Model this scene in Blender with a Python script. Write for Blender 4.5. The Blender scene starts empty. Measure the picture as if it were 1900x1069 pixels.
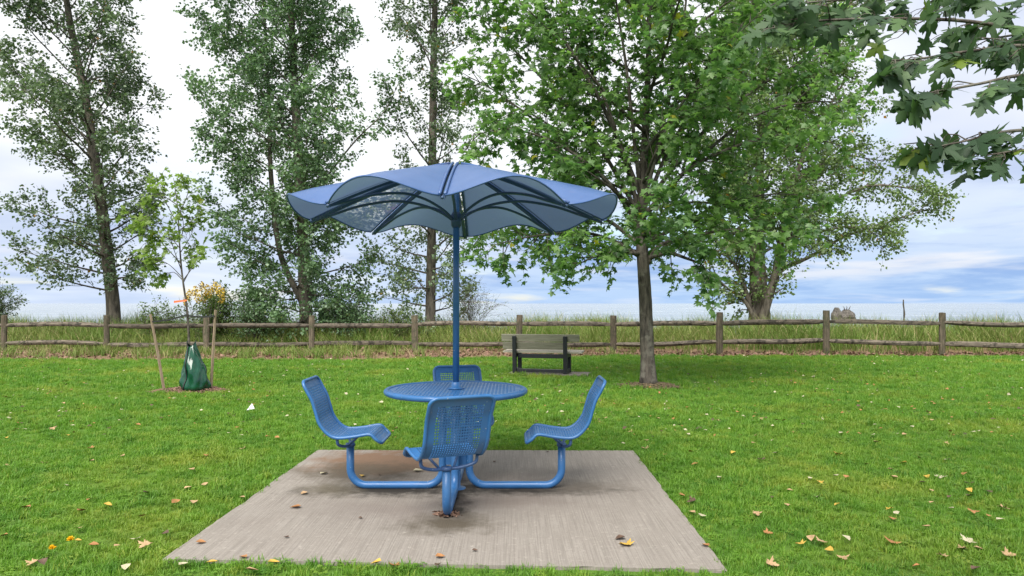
import bpy, bmesh, math, random
import numpy as np
from mathutils import Vector, Matrix, Euler
R = math.radians
PI = math.pi
SC = bpy.context.scene
COL = SC.collection
rng = np.random.default_rng(11)
random.seed(5)

# ------------------------------------------------------------------ camera, sky, sun, exposure
CAM_H = 1.42
FPX = 1350.0
cd = bpy.data.cameras.new('camera'); cam = bpy.data.objects.new('camera', cd); COL.objects.link(cam)
cam.location = (0, 0, CAM_H); cam.rotation_euler = (R(90), 0, 0)
cd.sensor_width = 36; cd.lens = FPX / 1900 * 36; cd.shift_y = 28.5 / 1900
cd.clip_start = 0.05; cd.clip_end = 60000
SC.camera = cam

SUN_EL, SUN_AZ = 52, 200          # degrees; azimuth clockwise from +Y (behind the camera, a little left)
wd = bpy.data.worlds.new('World'); SC.world = wd; wd.use_nodes = True
def build_world():
    nt = wd.node_tree; N = nt.nodes; L = nt.links
    for n in list(N): N.remove(n)
    def nd(t, **k):
        n = N.new(t)
        for a, b in k.items(): setattr(n, a, b)
        return n
    def math_(op, a, b=None, clamp=False):
        n = nd('ShaderNodeMath', operation=op, use_clamp=clamp)
        for i, v in enumerate((a, b)):
            if v is None: continue
            if isinstance(v, (int, float)): n.inputs[i].default_value = v
            else: L.new(v, n.inputs[i])
        return n.outputs[0]
    def mix(f, a, b):
        n = nd('ShaderNodeMix', data_type='RGBA')
        for i, v in ((0, f), (6, a), (7, b)):
            if isinstance(v, (int, float)): n.inputs[i].default_value = v
            elif isinstance(v, tuple): n.inputs[i].default_value = (*v, 1)
            else: L.new(v, n.inputs[i])
        return n.outputs[2]
    def ramp(v, lo, hi):
        n = nd('ShaderNodeMapRange', interpolation_type='SMOOTHSTEP')
        L.new(v, n.inputs[0]); n.inputs[1].default_value = lo; n.inputs[2].default_value = hi
        return n.outputs[0]
    sky = nd('ShaderNodeTexSky', sky_type='NISHITA', sun_disc=False)
    sky.sun_elevation = R(SUN_EL); sky.sun_rotation = R(SUN_AZ); sky.air_density = 1.3; sky.dust_density = 0.6; sky.ozone_density = 2.5
    tc = nd('ShaderNodeTexCoord'); sep = nd('ShaderNodeSeparateXYZ'); L.new(tc.outputs['Generated'], sep.inputs[0])
    z = math_('MAXIMUM', sep.outputs[2], 0.0)
    zz = math_('ADD', z, 0.10)
    cx = math_('DIVIDE', sep.outputs[0], zz); cy = math_('DIVIDE', sep.outputs[1], zz)
    cmb = nd('ShaderNodeCombineXYZ'); L.new(cx, cmb.inputs[0]); L.new(cy, cmb.inputs[1])
    def noise(scale, detail, off, rough=0.55, dist=0.0):
        m = nd('ShaderNodeMapping'); m.inputs['Location'].default_value = off
        L.new(cmb.outputs[0], m.inputs[0])
        n = nd('ShaderNodeTexNoise'); n.inputs['Scale'].default_value = scale; n.inputs['Detail'].default_value = detail
        n.inputs['Roughness'].default_value = rough; n.inputs['Distortion'].default_value = dist
        L.new(m.outputs[0], n.inputs['Vector']); return n.outputs[0]
    low = ramp(z, 0.24, 0.03)                      # 1 near the horizon, where the deck opens
    n1 = noise(0.55, 6, (3.1, 1.7, 0), 0.5, 0.3)
    n2 = noise(0.33, 4, (9.3, 4.2, 2), 0.5)
    n3 = noise(0.8, 7, (1.4, 7.7, 5), 0.6, 0.4)
    white = (5.3, 5.4, 5.6); lav = (3.3, 3.65, 4.5); slate = (1.35, 2.15, 3.9)
    body = mix(ramp(n2, 0.46, 0.64), white, lav)                       # thin and thick parts of the deck
    lowc = mix(ramp(n3, 0.36, 0.60), slate, (2.9, 3.6, 4.7))            # far cloud bands
    lowc = mix(math_('MULTIPLY', ramp(n1, 0.53, 0.68), 0.85), lowc, (4.8, 4.7, 4.65))
    hor = math_('MULTIPLY', sep.outputs[0], 1.0)                        # clearer air towards the east
    low = math_('MULTIPLY', low, math_('ADD', math_('MULTIPLY', ramp(hor, -0.45, 0.15), 0.55), 0.45))
    lowc = mix(math_('MULTIPLY', ramp(z, 0.075, 0.0), 0.6), lowc, (2.2, 3.2, 4.7))   # clear blue strip over the water
    clouds = mix(low, body, lowc)
    blue = nd('ShaderNodeMix', data_type='RGBA', blend_type='MULTIPLY'); blue.inputs[0].default_value = 1
    L.new(sky.outputs[0], blue.inputs[6]); blue.inputs[7].default_value = (1, 1, 1, 1)
    cover = math_('ADD', math_('MULTIPLY', ramp(n1, 0.30, 0.45), 0.5), 0.5)
    col = mix(cover, blue.outputs[2], clouds)
    bg = nd('ShaderNodeBackground'); bg.inputs[1].default_value = 0.1
    L.new(col, bg.inputs[0])
    out = nd('ShaderNodeOutputWorld'); L.new(bg.outputs[0], out.inputs[0])
build_world()

sd = bpy.data.lights.new('sun', 'SUN'); sun = bpy.data.objects.new('sun', sd); COL.objects.link(sun)
sd.energy = 3.3; sd.angle = R(45); sd.color = (1.0, 0.96, 0.9)
_a, _e = R(SUN_AZ), R(SUN_EL)
_dir = Vector((math.sin(_a) * math.cos(_e), math.cos(_a) * math.cos(_e), math.sin(_e)))
sun.rotation_euler = (-_dir).to_track_quat('-Z', 'Y').to_euler()
sun.location = _dir * 40

SC.view_settings.view_transform = 'Standard'; SC.view_settings.look = 'None'
SC.view_settings.exposure = 1.08; SC.view_settings.gamma = 1; SC.view_settings.use_curve_mapping = False
SC.render.engine = 'CYCLES'
SC.cycles.use_denoising = True
SC.cycles.max_bounces = 8; SC.cycles.transparent_max_bounces = 8; SC.cycles.transmission_bounces = 4
SC.cycles.diffuse_bounces = 3; SC.cycles.glossy_bounces = 3

# ------------------------------------------------------------------ helpers
def P(px, py, d):
    """a place seen at a photo pixel, at the distance d in front of the camera"""
    return Vector(((px - 950) / FPX * d, d, CAM_H - (py - 563) / FPX * d))

def tag(o, label=None, cat=None, group=None, kind=None):
    if label: o['label'] = label
    if cat: o['category'] = cat
    if group: o['group'] = group
    if kind: o['kind'] = kind
    return o

def empty(name, loc=(0, 0, 0), rz=0, label=None, cat=None, group=None):
    o = bpy.data.objects.new(name, None); COL.objects.link(o)
    o.location = loc; o.rotation_euler = (0, 0, rz); o.empty_display_size = 0.1
    return tag(o, label, cat, group)

def link(name, me, m=None, parent=None, loc=(0, 0, 0)):
    o = bpy.data.objects.new(name, me); COL.objects.link(o); o.location = loc
    if m is not None and len(me.materials) == 0: me.materials.append(m)
    if parent is not None: o.parent = parent
    return o

def pymesh(name, v, f, smooth=False):
    me = bpy.data.meshes.new(name); me.from_pydata([tuple(p) for p in v], [], f); me.update()
    if smooth: me.polygons.foreach_set('use_smooth', [True] * len(me.polygons))
    return me

def npmesh(name, verts, loops, sizes, attrs=None, smooth=False):
    me = bpy.data.meshes.new(name)
    verts = np.asarray(verts, np.float32); loops = np.asarray(loops, np.int32); sizes = np.asarray(sizes, np.int32)
    me.vertices.add(len(verts)); me.vertices.foreach_set('co', verts.ravel())
    me.loops.add(len(loops)); me.loops.foreach_set('vertex_index', loops)
    me.polygons.add(len(sizes))
    st = np.concatenate(([0], np.cumsum(sizes)[:-1])).astype(np.int32)
    me.polygons.foreach_set('loop_start', st); me.polygons.foreach_set('loop_total', sizes)
    if smooth: me.polygons.foreach_set('use_smooth', np.ones(len(sizes), bool))
    me.update(calc_edges=True)
    for k, a in (attrs or {}).items():
        at = me.attributes.new(k, 'FLOAT', 'POINT'); at.data.foreach_set('value', np.asarray(a, np.float32))
    return me

class MB:
    """collects shapes into one mesh"""
    def __init__(s): s.v = []; s.f = []
    def add(s, v, f):
        b = len(s.v); s.v += [Vector(p) for p in v]; s.f += [[i + b for i in q] for q in f]; return s
    def box(s, c, size, rot=None):
        x, y, z = (k / 2 for k in size); c = Vector(c)
        v = [Vector((sx * x, sy * y, sz * z)) for sx in (-1, 1) for sy in (-1, 1) for sz in (-1, 1)]
        if rot is not None: v = [rot @ p for p in v]
        return s.add([p + c for p in v], [(0, 1, 3, 2), (4, 6, 7, 5), (0, 4, 5, 1), (2, 3, 7, 6), (0, 2, 6, 4), (1, 5, 7, 3)])
    def tube(s, pts, r, n=8, closed=False, cap=True, flat=None):
        pts = [Vector(p) for p in pts]; m = len(pts)
        rs = r if isinstance(r, (list, tuple)) else [r] * m
        if m == 0: return s
        T = []
        for i in range(m):
            a = pts[(i - 1) % m] if (closed or i > 0) else pts[i]
            b = pts[(i + 1) % m] if (closed or i < m - 1) else pts[i]
            t = (b - a); T.append(t.normalized() if t.length > 1e-9 else Vector((0, 0, 1)))
        ref = Vector((0, 0, 1)) if abs(T[0].z) < 0.9 else Vector((1, 0, 0))
        u = T[0].cross(ref).normalized(); V = []
        for i in range(m):
            u = (u - T[i] * u.dot(T[i])).normalized(); w = T[i].cross(u)
            for k in range(n):
                a = 2 * PI * k / n
                V.append(pts[i] + (u * math.cos(a) + w * math.sin(a)) * rs[i])
        F = []
        for i in range(m if closed else m - 1):
            j = (i + 1) % m
            for k in range(n):
                k2 = (k + 1) % n
                F.append((i * n + k, i * n + k2, j * n + k2, j * n + k))
        if cap and not closed:
            F.append(tuple(range(n - 1, -1, -1))); F.append(tuple((m - 1) * n + k for k in range(n)))
        return s.add(V, F)
    def lathe(s, prof, n=24, c=(0, 0, 0)):
        c = Vector(c); V = []; F = []
        for r, z in prof:
            for k in range(n):
                a = 2 * PI * k / n; V.append(c + Vector((r * math.cos(a), r * math.sin(a), z)))
        for i in range(len(prof) - 1):
            for k in range(n):
                k2 = (k + 1) % n
                F.append((i * n + k, i * n + k2, (i + 1) * n + k2, (i + 1) * n + k))
        F.append(tuple(range(n - 1, -1, -1))); F.append(tuple((len(prof) - 1) * n + k for k in range(n)))
        return s.add(V, F)
    def build(s, name, m=None, parent=None, smooth=False, loc=(0, 0, 0), bevel=0):
        o = link(name, pymesh(name, s.v, s.f, smooth), m, parent, loc)
        if bevel:
            b = o.modifiers.new('edge', 'BEVEL'); b.width = bevel; b.segments = 2; b.limit_method = 'ANGLE'
        return o

def spline(pts, n=8):
    """Catmull-Rom through points"""
    pts = [Vector(p) for p in pts]; out = []
    for i in range(len(pts) - 1):
        p0 = pts[i - 1] if i else pts[0] * 2 - pts[1]
        p1, p2 = pts[i], pts[i + 1]
        p3 = pts[i + 2] if i + 2 < len(pts) else p2 * 2 - p1
        for k in range(n):
            t = k / n
            out.append(0.5 * ((2 * p1) + (p2 - p0) * t + (2 * p0 - 5 * p1 + 4 * p2 - p3) * t * t + (3 * p1 - p0 - 3 * p2 + p3) * t ** 3))
    out.append(pts[-1]); return out

def fillet(pts, rad, n=6):
    """polyline with rounded corners"""
    pts = [Vector(p) for p in pts]; out = [pts[0]]
    for i in range(1, len(pts) - 1):
        a = (pts[i - 1] - pts[i]).normalized(); b = (pts[i + 1] - pts[i]).normalized()
        p0 = pts[i] + a * rad; p2 = pts[i] + b * rad
        for k in range(n + 1):
            t = k / n
            # circular for right angles
            c = pts[i] + (a + b) * rad
            ang = t * PI / 2
            out.append(c - b * rad * math.cos(ang) - a * rad * math.sin(ang) if abs(a.dot(b)) < 0.05 else p0.lerp(pts[i], t).lerp(pts[i].lerp(p2, t), t))
    out.append(pts[-1]); return out

# ------------------------------------------------------------------ materials
class NT:
    def __init__(s, name):
        s.m = bpy.data.materials.new(name); s.m.use_nodes = True
        s.t = s.m.node_tree; s.N = s.t.nodes; s.L = s.t.links
        s.b = s.N['Principled BSDF']; s.out = s.N['Material Output']
    def nd(s, t, **k):
        n = s.N.new(t)
        for a, b in k.items(): setattr(n, a, b)
        return n
    def put(s, sock, v):
        if isinstance(v, (int, float)): sock.default_value = v
        elif isinstance(v, tuple): sock.default_value = (*v, 1) if len(v) == 3 and sock.type == 'RGBA' else v
        else: s.L.new(v, sock)
    def coord(s, kind='Object', scale=(1, 1, 1), loc=(0, 0, 0)):
        if kind == 'World': o = s.nd('ShaderNodeNewGeometry').outputs['Position']
        else: o = s.nd('ShaderNodeTexCoord').outputs[kind]
        m = s.nd('ShaderNodeMapping'); m.inputs['Scale'].default_value = scale; m.inputs['Location'].default_value = loc
        s.L.new(o, m.inputs[0]); return m.outputs[0]
    def noise(s, vec, scale=5, detail=4, rough=0.55, dist=0):
        n = s.nd('ShaderNodeTexNoise'); n.inputs['Scale'].default_value = scale; n.inputs['Detail'].default_value = detail
        n.inputs['Roughness'].default_value = rough; n.inputs['Distortion'].default_value = dist
        s.L.new(vec, n.inputs['Vector']); return n.outputs[0]
    def ramp(s, v, lo, hi, a=0.0, b=1.0):
        n = s.nd('ShaderNodeMapRange'); s.put(n.inputs[0], v)
        n.inputs[1].default_value = lo; n.inputs[2].default_value = hi; n.inputs[3].default_value = a; n.inputs[4].default_value = b
        return n.outputs[0]
    def math(s, op, a, b=0.0):
        n = s.nd('ShaderNodeMath', operation=op); s.put(n.inputs[0], a); s.put(n.inputs[1], b); return n.outputs[0]
    def mix(s, f, a, b, mode='MIX'):
        n = s.nd('ShaderNodeMix', data_type='RGBA', blend_type=mode)
        s.put(n.inputs[0], f); s.put(n.inputs[6], a); s.put(n.inputs[7], b); return n.outputs[2]
    def bump(s, h, strength=0.3, dist=0.01):
        n = s.nd('ShaderNodeBump'); n.inputs['Strength'].default_value = strength; n.inputs['Distance'].default_value = dist
        s.L.new(h, n.inputs['Height']); s.L.new(n.outputs[0], s.b.inputs['Normal']); return n.outputs[0]
    def attr(s, name):
        n = s.nd('ShaderNodeAttribute'); n.attribute_name = name; return n.outputs['Fac']
    def base(s, v): s.put(s.b.inputs['Base Color'], v)
    def rough(s, v): s.put(s.b.inputs['Roughness'], v)
    def perforate(s, fac):
        tr = s.nd('ShaderNodeBsdfTransparent'); mx = s.nd('ShaderNodeMixShader'); s.put(mx.inputs[0], fac)
        prev = s.out.inputs[0].links[0].from_socket
        s.L.new(prev, mx.inputs[1]); s.L.new(tr.outputs[0], mx.inputs[2]); s.L.new(mx.outputs[0], s.out.inputs[0])
    def translucent(s, col, fac):
        tr = s.nd('ShaderNodeBsdfTranslucent'); s.put(tr.inputs[0], col)
        mx = s.nd('ShaderNodeMixShader'); mx.inputs[0].default_value = fac
        s.L.new(s.b.outputs[0], mx.inputs[1]); s.L.new(tr.outputs[0], mx.inputs[2]); s.L.new(mx.outputs[0], s.out.inputs[0])

def leaf_mat(name, c0, c1, c2, spec=0.35, fac=0.35, rough=0.45):
    """leaf colour runs from c0 to c1 over the crown's own per-leaf tint, a few leaves are c2"""
    t = NT(name); a = t.attr('tint')
    c = t.mix(a, c0, c1)
    c = t.mix(t.ramp(a, 0.955, 0.965), c, c2)
    t.base(c); t.rough(rough); t.b.inputs['Specular IOR Level'].default_value = spec
    t.translucent(t.mix(1.0, c, (1.35, 1.55, 0.9), 'MULTIPLY'), fac)
    return t.m

def bark_mat(name, c0, c1, scale=6, patch=None, spec=0.2):
    t = NT(name); v = t.coord('World', (1, 1, 0.22))
    n = t.noise(v, scale * 3, 6, 0.65); n2 = t.noise(t.coord('World'), 5, 4)
    c = t.mix(t.ramp(n, 0.36, 0.62), c0, c1)
    if patch: c = t.mix(t.ramp(n2, 0.52, 0.64), c, patch)
    t.base(c); t.rough(0.9); t.b.inputs['Specular IOR Level'].default_value = spec
    t.bump(n, 0.9, 0.03); return t.m

def paint_blue(name, col, rough=0.32, wear=True):
    t = NT(name); v = t.coord('World'); n = t.noise(v, 9, 5, 0.6); n2 = t.noise(v, 60, 3)
    c = t.mix(t.ramp(n, 0.35, 0.7), col, tuple(k * 1.22 for k in col))
    if wear:
        c = t.mix(t.ramp(t.noise(v, 2.6, 5, 0.65), 0.50, 0.75, 0, 0.45), c, (0.075, 0.150, 0.270))      # sun-faded patches
        c = t.mix(t.ramp(t.noise(v, 34, 6, 0.75), 0.66, 0.70, 0, 0.8), c, (0.20, 0.22, 0.25))             # scuffs
        c = t.mix(t.ramp(n2, 0.70, 0.74), c, (0.32, 0.36, 0.42))
    t.base(c); t.rough(t.ramp(n, 0.3, 0.7, rough - 0.04, rough + 0.2)); t.b.inputs['Coat Weight'].default_value = 0.12
    t.b.inputs['Coat Roughness'].default_value = 0.2
    t.bump(t.noise(v, 160, 2), 0.06, 0.003); return t.m

M = {}
M['blue'] = paint_blue('blue_coated_steel', (0.024, 0.108, 0.275))
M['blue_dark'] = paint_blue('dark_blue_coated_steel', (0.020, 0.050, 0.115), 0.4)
M['bracket'] = paint_blue('bracket_steel', (0.03, 0.075, 0.2), 0.35)

def canopy_mat():
    t = NT('canopy_sheet'); v = t.coord('World'); n = t.noise(v, 5, 5, 0.6)
    geo = t.nd('ShaderNodeNewGeometry')
    sep = t.nd('ShaderNodeSeparateXYZ'); t.L.new(geo.outputs['Normal'], sep.inputs[0])
    c = t.mix(t.ramp(n, 0.35, 0.7), (0.058, 0.128, 0.325), (0.082, 0.160, 0.375))
    c = t.mix(t.ramp(t.noise(v, 24, 4), 0.60, 0.72, 0, 0.35), c, (0.16, 0.17, 0.30))
    t.base(c); t.rough(0.36); t.b.inputs['Coat Weight'].default_value = 0.2; t.b.inputs['Coat Roughness'].default_value = 0.3
    t.bump(t.noise(v, 120, 2), 0.05, 0.003); t.translucent((0.13, 0.19, 0.30), 0.30); return t.m
M['canopy'] = canopy_mat()
def painted_sky_mat():
    # one panel with sky light painted in, pale and violet, over see-through mottling
    t = NT('canopy_sheet_painted_sky'); v = t.coord('Object')
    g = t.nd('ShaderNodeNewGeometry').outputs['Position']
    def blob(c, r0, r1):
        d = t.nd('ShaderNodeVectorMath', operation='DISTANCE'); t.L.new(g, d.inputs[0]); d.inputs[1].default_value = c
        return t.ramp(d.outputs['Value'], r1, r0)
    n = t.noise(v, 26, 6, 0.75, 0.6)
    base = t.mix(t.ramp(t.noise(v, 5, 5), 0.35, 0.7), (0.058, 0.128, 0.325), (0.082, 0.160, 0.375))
    fl = t.math('MULTIPLY', blob(PAINTED_SKY, 0.16, 0.52), t.ramp(n, 0.49, 0.56))
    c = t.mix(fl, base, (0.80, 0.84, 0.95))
    c = t.mix(t.math('MULTIPLY', blob(PAINTED_SKY_VIOLET, 0.02, 0.14), t.ramp(t.noise(v, 14, 4, 0.7), 0.45, 0.55)), c, (0.75, 0.30, 0.85))
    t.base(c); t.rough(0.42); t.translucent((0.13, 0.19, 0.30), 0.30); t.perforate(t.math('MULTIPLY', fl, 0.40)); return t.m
PAINTED_SKY = (-0.428 - 0.62, 5.56 + 0.42, 2.2); PAINTED_SKY_VIOLET = (-0.428 - 0.55, 5.56 + 0.55, 2.2)
M['painted_sky'] = painted_sky_mat()

def wood(name, c0, c1, axis=(1, 8, 8), moss=None, rough=0.85, scale=4, strength=0.6):
    t = NT(name); v = t.coord('Object', axis); n = t.noise(v, scale, 8, 0.68, 0.3)
    rnd = t.nd('ShaderNodeObjectInfo').outputs['Random']
    c = t.mix(t.ramp(n, 0.32, 0.66), c0, c1)
    if moss: c = t.mix(t.ramp(t.noise(t.coord('World'), 7, 6, 0.7), 0.50, 0.60), c, moss)
    c = t.mix(t.ramp(rnd, 0, 1, 0, 0.35), c, tuple(k * 0.55 for k in c0))
    t.base(c); t.rough(rough); t.b.inputs['Specular IOR Level'].default_value = 0.2
    t.bump(n, strength, 0.02); return t.m
M['rail'] = wood('weathered_rail', (0.028, 0.024, 0.019), (0.24, 0.20, 0.155), (1.2, 14, 14), (0.040, 0.036, 0.028))
M['post'] = wood('weathered_post', (0.045, 0.037, 0.026), (0.19, 0.155, 0.11), (9, 9, 1), (0.075, 0.075, 0.045))
M['slat'] = wood('bench_slat', (0.18, 0.17, 0.125), (0.32, 0.305, 0.235), (0.8, 12, 12), None, 0.7, 4, 0.3)
M['seat_slat'] = wood('bench_seat_slat', (0.42, 0.38, 0.30), (0.62, 0.57, 0.47), (0.8, 12, 12), None, 0.6, 4, 0.3)
M['stake'] = wood('stake_wood', (0.20, 0.145, 0.095), (0.40, 0.31, 0.22), (9, 9, 1))
M['driftwood'] = wood('driftwood', (0.10, 0.09, 0.08), (0.30, 0.27, 0.24), (4, 4, 4))

def simple(name, col, rough=0.6, var=0.25, scale=8, spec=0.4, bump=0.1):
    t = NT(name); n = t.noise(t.coord('World'), scale, 5, 0.6)
    t.base(t.mix(t.ramp(n, 0.3, 0.7), tuple(k * (1 - var) for k in col), tuple(min(1, k * (1 + var)) for k in col)))
    t.rough(rough); t.b.inputs['Specular IOR Level'].default_value = spec
    t.bump(t.noise(t.coord('World'), scale * 8, 3), bump, 0.005); return t.m
M['black_plastic'] = simple('black_bench_frame', (0.017, 0.018, 0.022), 0.45)
M['strap'] = simple('black_strap', (0.02, 0.022, 0.02), 0.6)
M['zip'] = simple('black_zip', (0.008, 0.012, 0.010), 0.5)
M['bag'] = simple('green_vinyl', (0.004, 0.052, 0.025), 0.16, 0.35, 7, 0.7, 0.15)
M['white_paper'] = simple('white_paper', (0.75, 0.75, 0.72), 0.7, 0.05)
M['yellow_petal'] = simple('yellow_petal', (0.85, 0.52, 0.01), 0.6, 0.15)
M['goldenrod'] = simple('goldenrod_bloom', (0.48, 0.34, 0.04), 0.7, 0.3, 30)
M['orange_tape'] = simple('orange_tape', (0.75, 0.16, 0.05), 0.5)
M['leaf_tan'] = simple('dry_tan_leaf', (0.36, 0.235, 0.125), 0.7, 0.3, 30)
M['leaf_orange'] = simple('dry_orange_leaf', (0.30, 0.14, 0.05), 0.65, 0.3, 30)
M['leaf_yellow'] = simple('yellow_leaf', (0.46, 0.29, 0.05), 0.65, 0.25, 30)
M['leaf_brown'] = simple('dark_brown_leaf', (0.085, 0.05, 0.032), 0.7, 0.4, 30)
M['leaf_pale'] = simple('pale_dry_leaf', (0.40, 0.36, 0.24), 0.65, 0.2, 30)
M['mulch'] = simple('mulch_chip', (0.20, 0.12, 0.085), 0.9, 0.6, 25)
M['bark_maple'] = bark_mat('maple_bark', (0.034, 0.030, 0.026), (0.125, 0.108, 0.088), 6, (0.16, 0.148, 0.122))
M['bark_poplar'] = bark_mat('poplar_bark', (0.040, 0.036, 0.030), (0.135, 0.118, 0.092), 4)
M['bark_pale'] = bark_mat('cottonwood_bark', (0.065, 0.055, 0.042), (0.20, 0.175, 0.14), 4)
M['leaf_poplar'] = leaf_mat('poplar_leaf', (0.036, 0.068, 0.034), (0.175, 0.245, 0.125), (0.30, 0.15, 0.02), 0.5, 0.30, 0.38)
M['leaf_poplar_b'] = leaf_mat('poplar_leaf_fresh', (0.042, 0.088, 0.042), (0.185, 0.295, 0.140), (0.14, 0.17, 0.03), 0.5, 0.30, 0.38)
M['leaf_cotton'] = leaf_mat('cottonwood_leaf', (0.068, 0.120, 0.040), (0.190, 0.270, 0.090), (0.30, 0.14, 0.02), 0.4, 0.30, 0.45)
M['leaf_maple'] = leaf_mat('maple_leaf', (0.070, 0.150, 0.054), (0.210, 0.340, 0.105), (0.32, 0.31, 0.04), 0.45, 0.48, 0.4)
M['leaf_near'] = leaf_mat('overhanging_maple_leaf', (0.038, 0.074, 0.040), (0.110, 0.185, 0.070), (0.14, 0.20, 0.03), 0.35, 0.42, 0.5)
M['leaf_young'] = leaf_mat('young_maple_leaf', (0.110, 0.175, 0.035), (0.240, 0.330, 0.080), (0.36, 0.30, 0.04), 0.4, 0.42, 0.4)
M['leaf_shrub'] = leaf_mat('shrub_leaf', (0.050, 0.095, 0.025), (0.150, 0.215, 0.060), (0.28, 0.26, 0.05), 0.4, 0.35, 0.45)

def grass_mat(name, green, deep, dry, dryness=(0.52, 0.72), scale=0.55, fac=0.35):
    t = NT(name); w = t.coord('World')
    n = t.noise(w, scale, 5, 0.6); n2 = t.noise(w, 3.2, 4, 0.6)
    rnd = t.nd('ShaderNodeObjectInfo').outputs['Random']
    c = t.mix(t.ramp(n2, 0.35, 0.65), green, deep)
    k = t.math('ADD', t.ramp(n, dryness[0], dryness[1], 0, 0.75), t.ramp(rnd, 0.72, 1.0, 0, 0.5))
    c = t.mix(k, c, dry)
    t.base(c); t.rough(0.5); t.b.inputs['Specular IOR Level'].default_value = 0.3
    t.translucent(t.mix(1.0, c, (1.2, 1.4, 0.8), 'MULTIPLY'), fac); return t.m
M['grass'] = grass_mat('lawn_blade', (0.160, 0.300, 0.034), (0.088, 0.212, 0.025), (0.290, 0.325, 0.052))
def dune_mat():
    t = NT('dune_grass_blade'); a = t.attr('tint'); w = t.coord('World')
    c = t.mix(a, (0.090, 0.160, 0.022), (0.28, 0.325, 0.085))
    c = t.mix(t.ramp(t.noise(w, 0.35, 4), 0.42, 0.62, 0, 0.7), c, (0.105, 0.195, 0.028))
    c = t.mix(t.ramp(a, 0.88, 0.92), c, (0.42, 0.34, 0.18))
    t.base(c); t.rough(0.55); t.b.inputs['Specular IOR Level'].default_value = 0.3; t.translucent(c, 0.25); return t.m
M['dune'] = dune_mat()
def dry_mat():
    t = NT('dry_weed_blade'); a = t.attr('tint')
    c = t.mix(a, (0.15, 0.095, 0.05), (0.36, 0.26, 0.14))
    c = t.mix(t.ramp(a, 0.75, 0.8), c, (0.10, 0.16, 0.03))
    t.base(c); t.rough(0.8); t.translucent(c, 0.2); return t.m
M['dry'] = dry_mat()

# ------------------------------------------------------------------ ground, lake
def lawn_edge(x):                    # where the mown lawn stops
    return float(np.interp(x, [-40, -14, -4, 0, 3, 12, 40], [18.3, 18.4, 18.3, 19.2, 19.7, 19.5, 19.0]))
def fence_y(x):
    return float(np.interp(x, [-40, -3, 3, 6, 9, 12, 40], [21.4, 21.4, 21.2, 20.4, 20.1, 19.8, 17.5]))
def gz(x, y):
    e = y - fence_y(x)
    return float(np.interp(e, [-30, -4, 0, 0.8, 2.2, 3.6, 5.2, 9, 18, 40], [0, 0, 0.0, 0.05, 0.26, 0.38, 0.35, -0.5, -2.6, -4.0]))

def ground_mat():
    t = NT('ground'); w = t.coord('World')
    e = t.attr('edge')              # metres beyond the lawn edge
    n = t.noise(w, 0.55, 5, 0.6); nf = t.noise(w, 40, 4, 0.7); nm = t.noise(w, 3.2, 4)
    grass = t.mix(t.ramp(nm, 0.35, 0.65), (0.085, 0.165, 0.025), (0.058, 0.120, 0.018))
    grass = t.mix(t.ramp(n, 0.52, 0.72, 0, 0.7), grass, (0.17, 0.19, 0.022))
    grass = t.mix(t.ramp(nf, 0.5, 0.75, 0, 0.5), grass, (0.05, 0.045, 0.02))
    litter = t.mix(t.ramp(nf, 0.38, 0.62), (0.085, 0.052, 0.030), (0.27, 0.19, 0.115))
    sand = t.mix(t.ramp(nf, 0.38, 0.62), (0.16, 0.145, 0.06), (0.30, 0.25, 0.13))
    j = t.math('ADD', e, t.ramp(t.noise(w, 1.6, 5, 0.7), 0.3, 0.7, -0.35, 0.35))
    c = t.mix(t.ramp(j, -0.05, 0.2), grass, litter)
    c = t.mix(t.ramp(j, 2.2, 3.6), c, sand)
    t.base(c); t.rough(0.95); t.b.inputs['Specular IOR Level'].default_value = 0.1
    t.bump(nf, 0.5, 0.02); return t.m
def build_ground():
    xs = np.unique(np.concatenate((np.linspace(-400, -40, 19), np.arange(-40, 40.01, 1.0), np.linspace(40, 400, 19))))
    ys = np.unique(np.concatenate((np.linspace(-60, -8, 8), np.arange(-8, 16, 2.0), np.arange(16, 32, 0.5), np.linspace(32, 75, 16))))
    V = []; E = []
    for y in ys:
        for x in xs:
            V.append((x, y, gz(x, y) - 0.012)); E.append(y - lawn_edge(x))
    nx = len(xs); L = []
    for j in range(len(ys) - 1):
        for i in range(nx - 1): L += [j * nx + i, j * nx + i + 1, (j + 1) * nx + i + 1, (j + 1) * nx + i]
    me = npmesh('ground', V, L, [4] * (len(L) // 4), {'edge': E}, True)
    tag(link('ground', me, ground_mat()), 'mown green lawn running down to dune grass at the shore', 'lawn', kind='structure')
build_ground()

def lake():
    t = NT('lake_water'); w = t.coord('World', (0.12, 0.55, 1))
    n = t.noise(w, 1.0, 6, 0.62, 0.4); n2 = t.noise(t.coord('World', (0.02, 0.09, 1)), 1.0, 5, 0.6)
    foam = t.ramp(t.math('ADD', n, t.math('MULTIPLY', n2, 0.35)), 0.83, 0.90)
    c = t.mix(t.ramp(n2, 0.35, 0.65), (0.16, 0.20, 0.23), (0.27, 0.31, 0.33))
    t.base(t.mix(foam, c, (0.75, 0.78, 0.8))); t.rough(t.ramp(foam, 0, 1, 0.16, 0.7)); t.b.inputs['IOR'].default_value = 1.33
    t.bump(n, 1.0, 0.9)
    V = [(-30000, 42, -2.4), (30000, 42, -2.4), (30000, 40000, -2.4), (-30000, 40000, -2.4)]
    tag(link('lake', pymesh('lake', V, [(0, 1, 2, 3)]), t.m), 'pale choppy lake water stretching to the horizon', 'lake', kind='structure')
lake()

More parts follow.
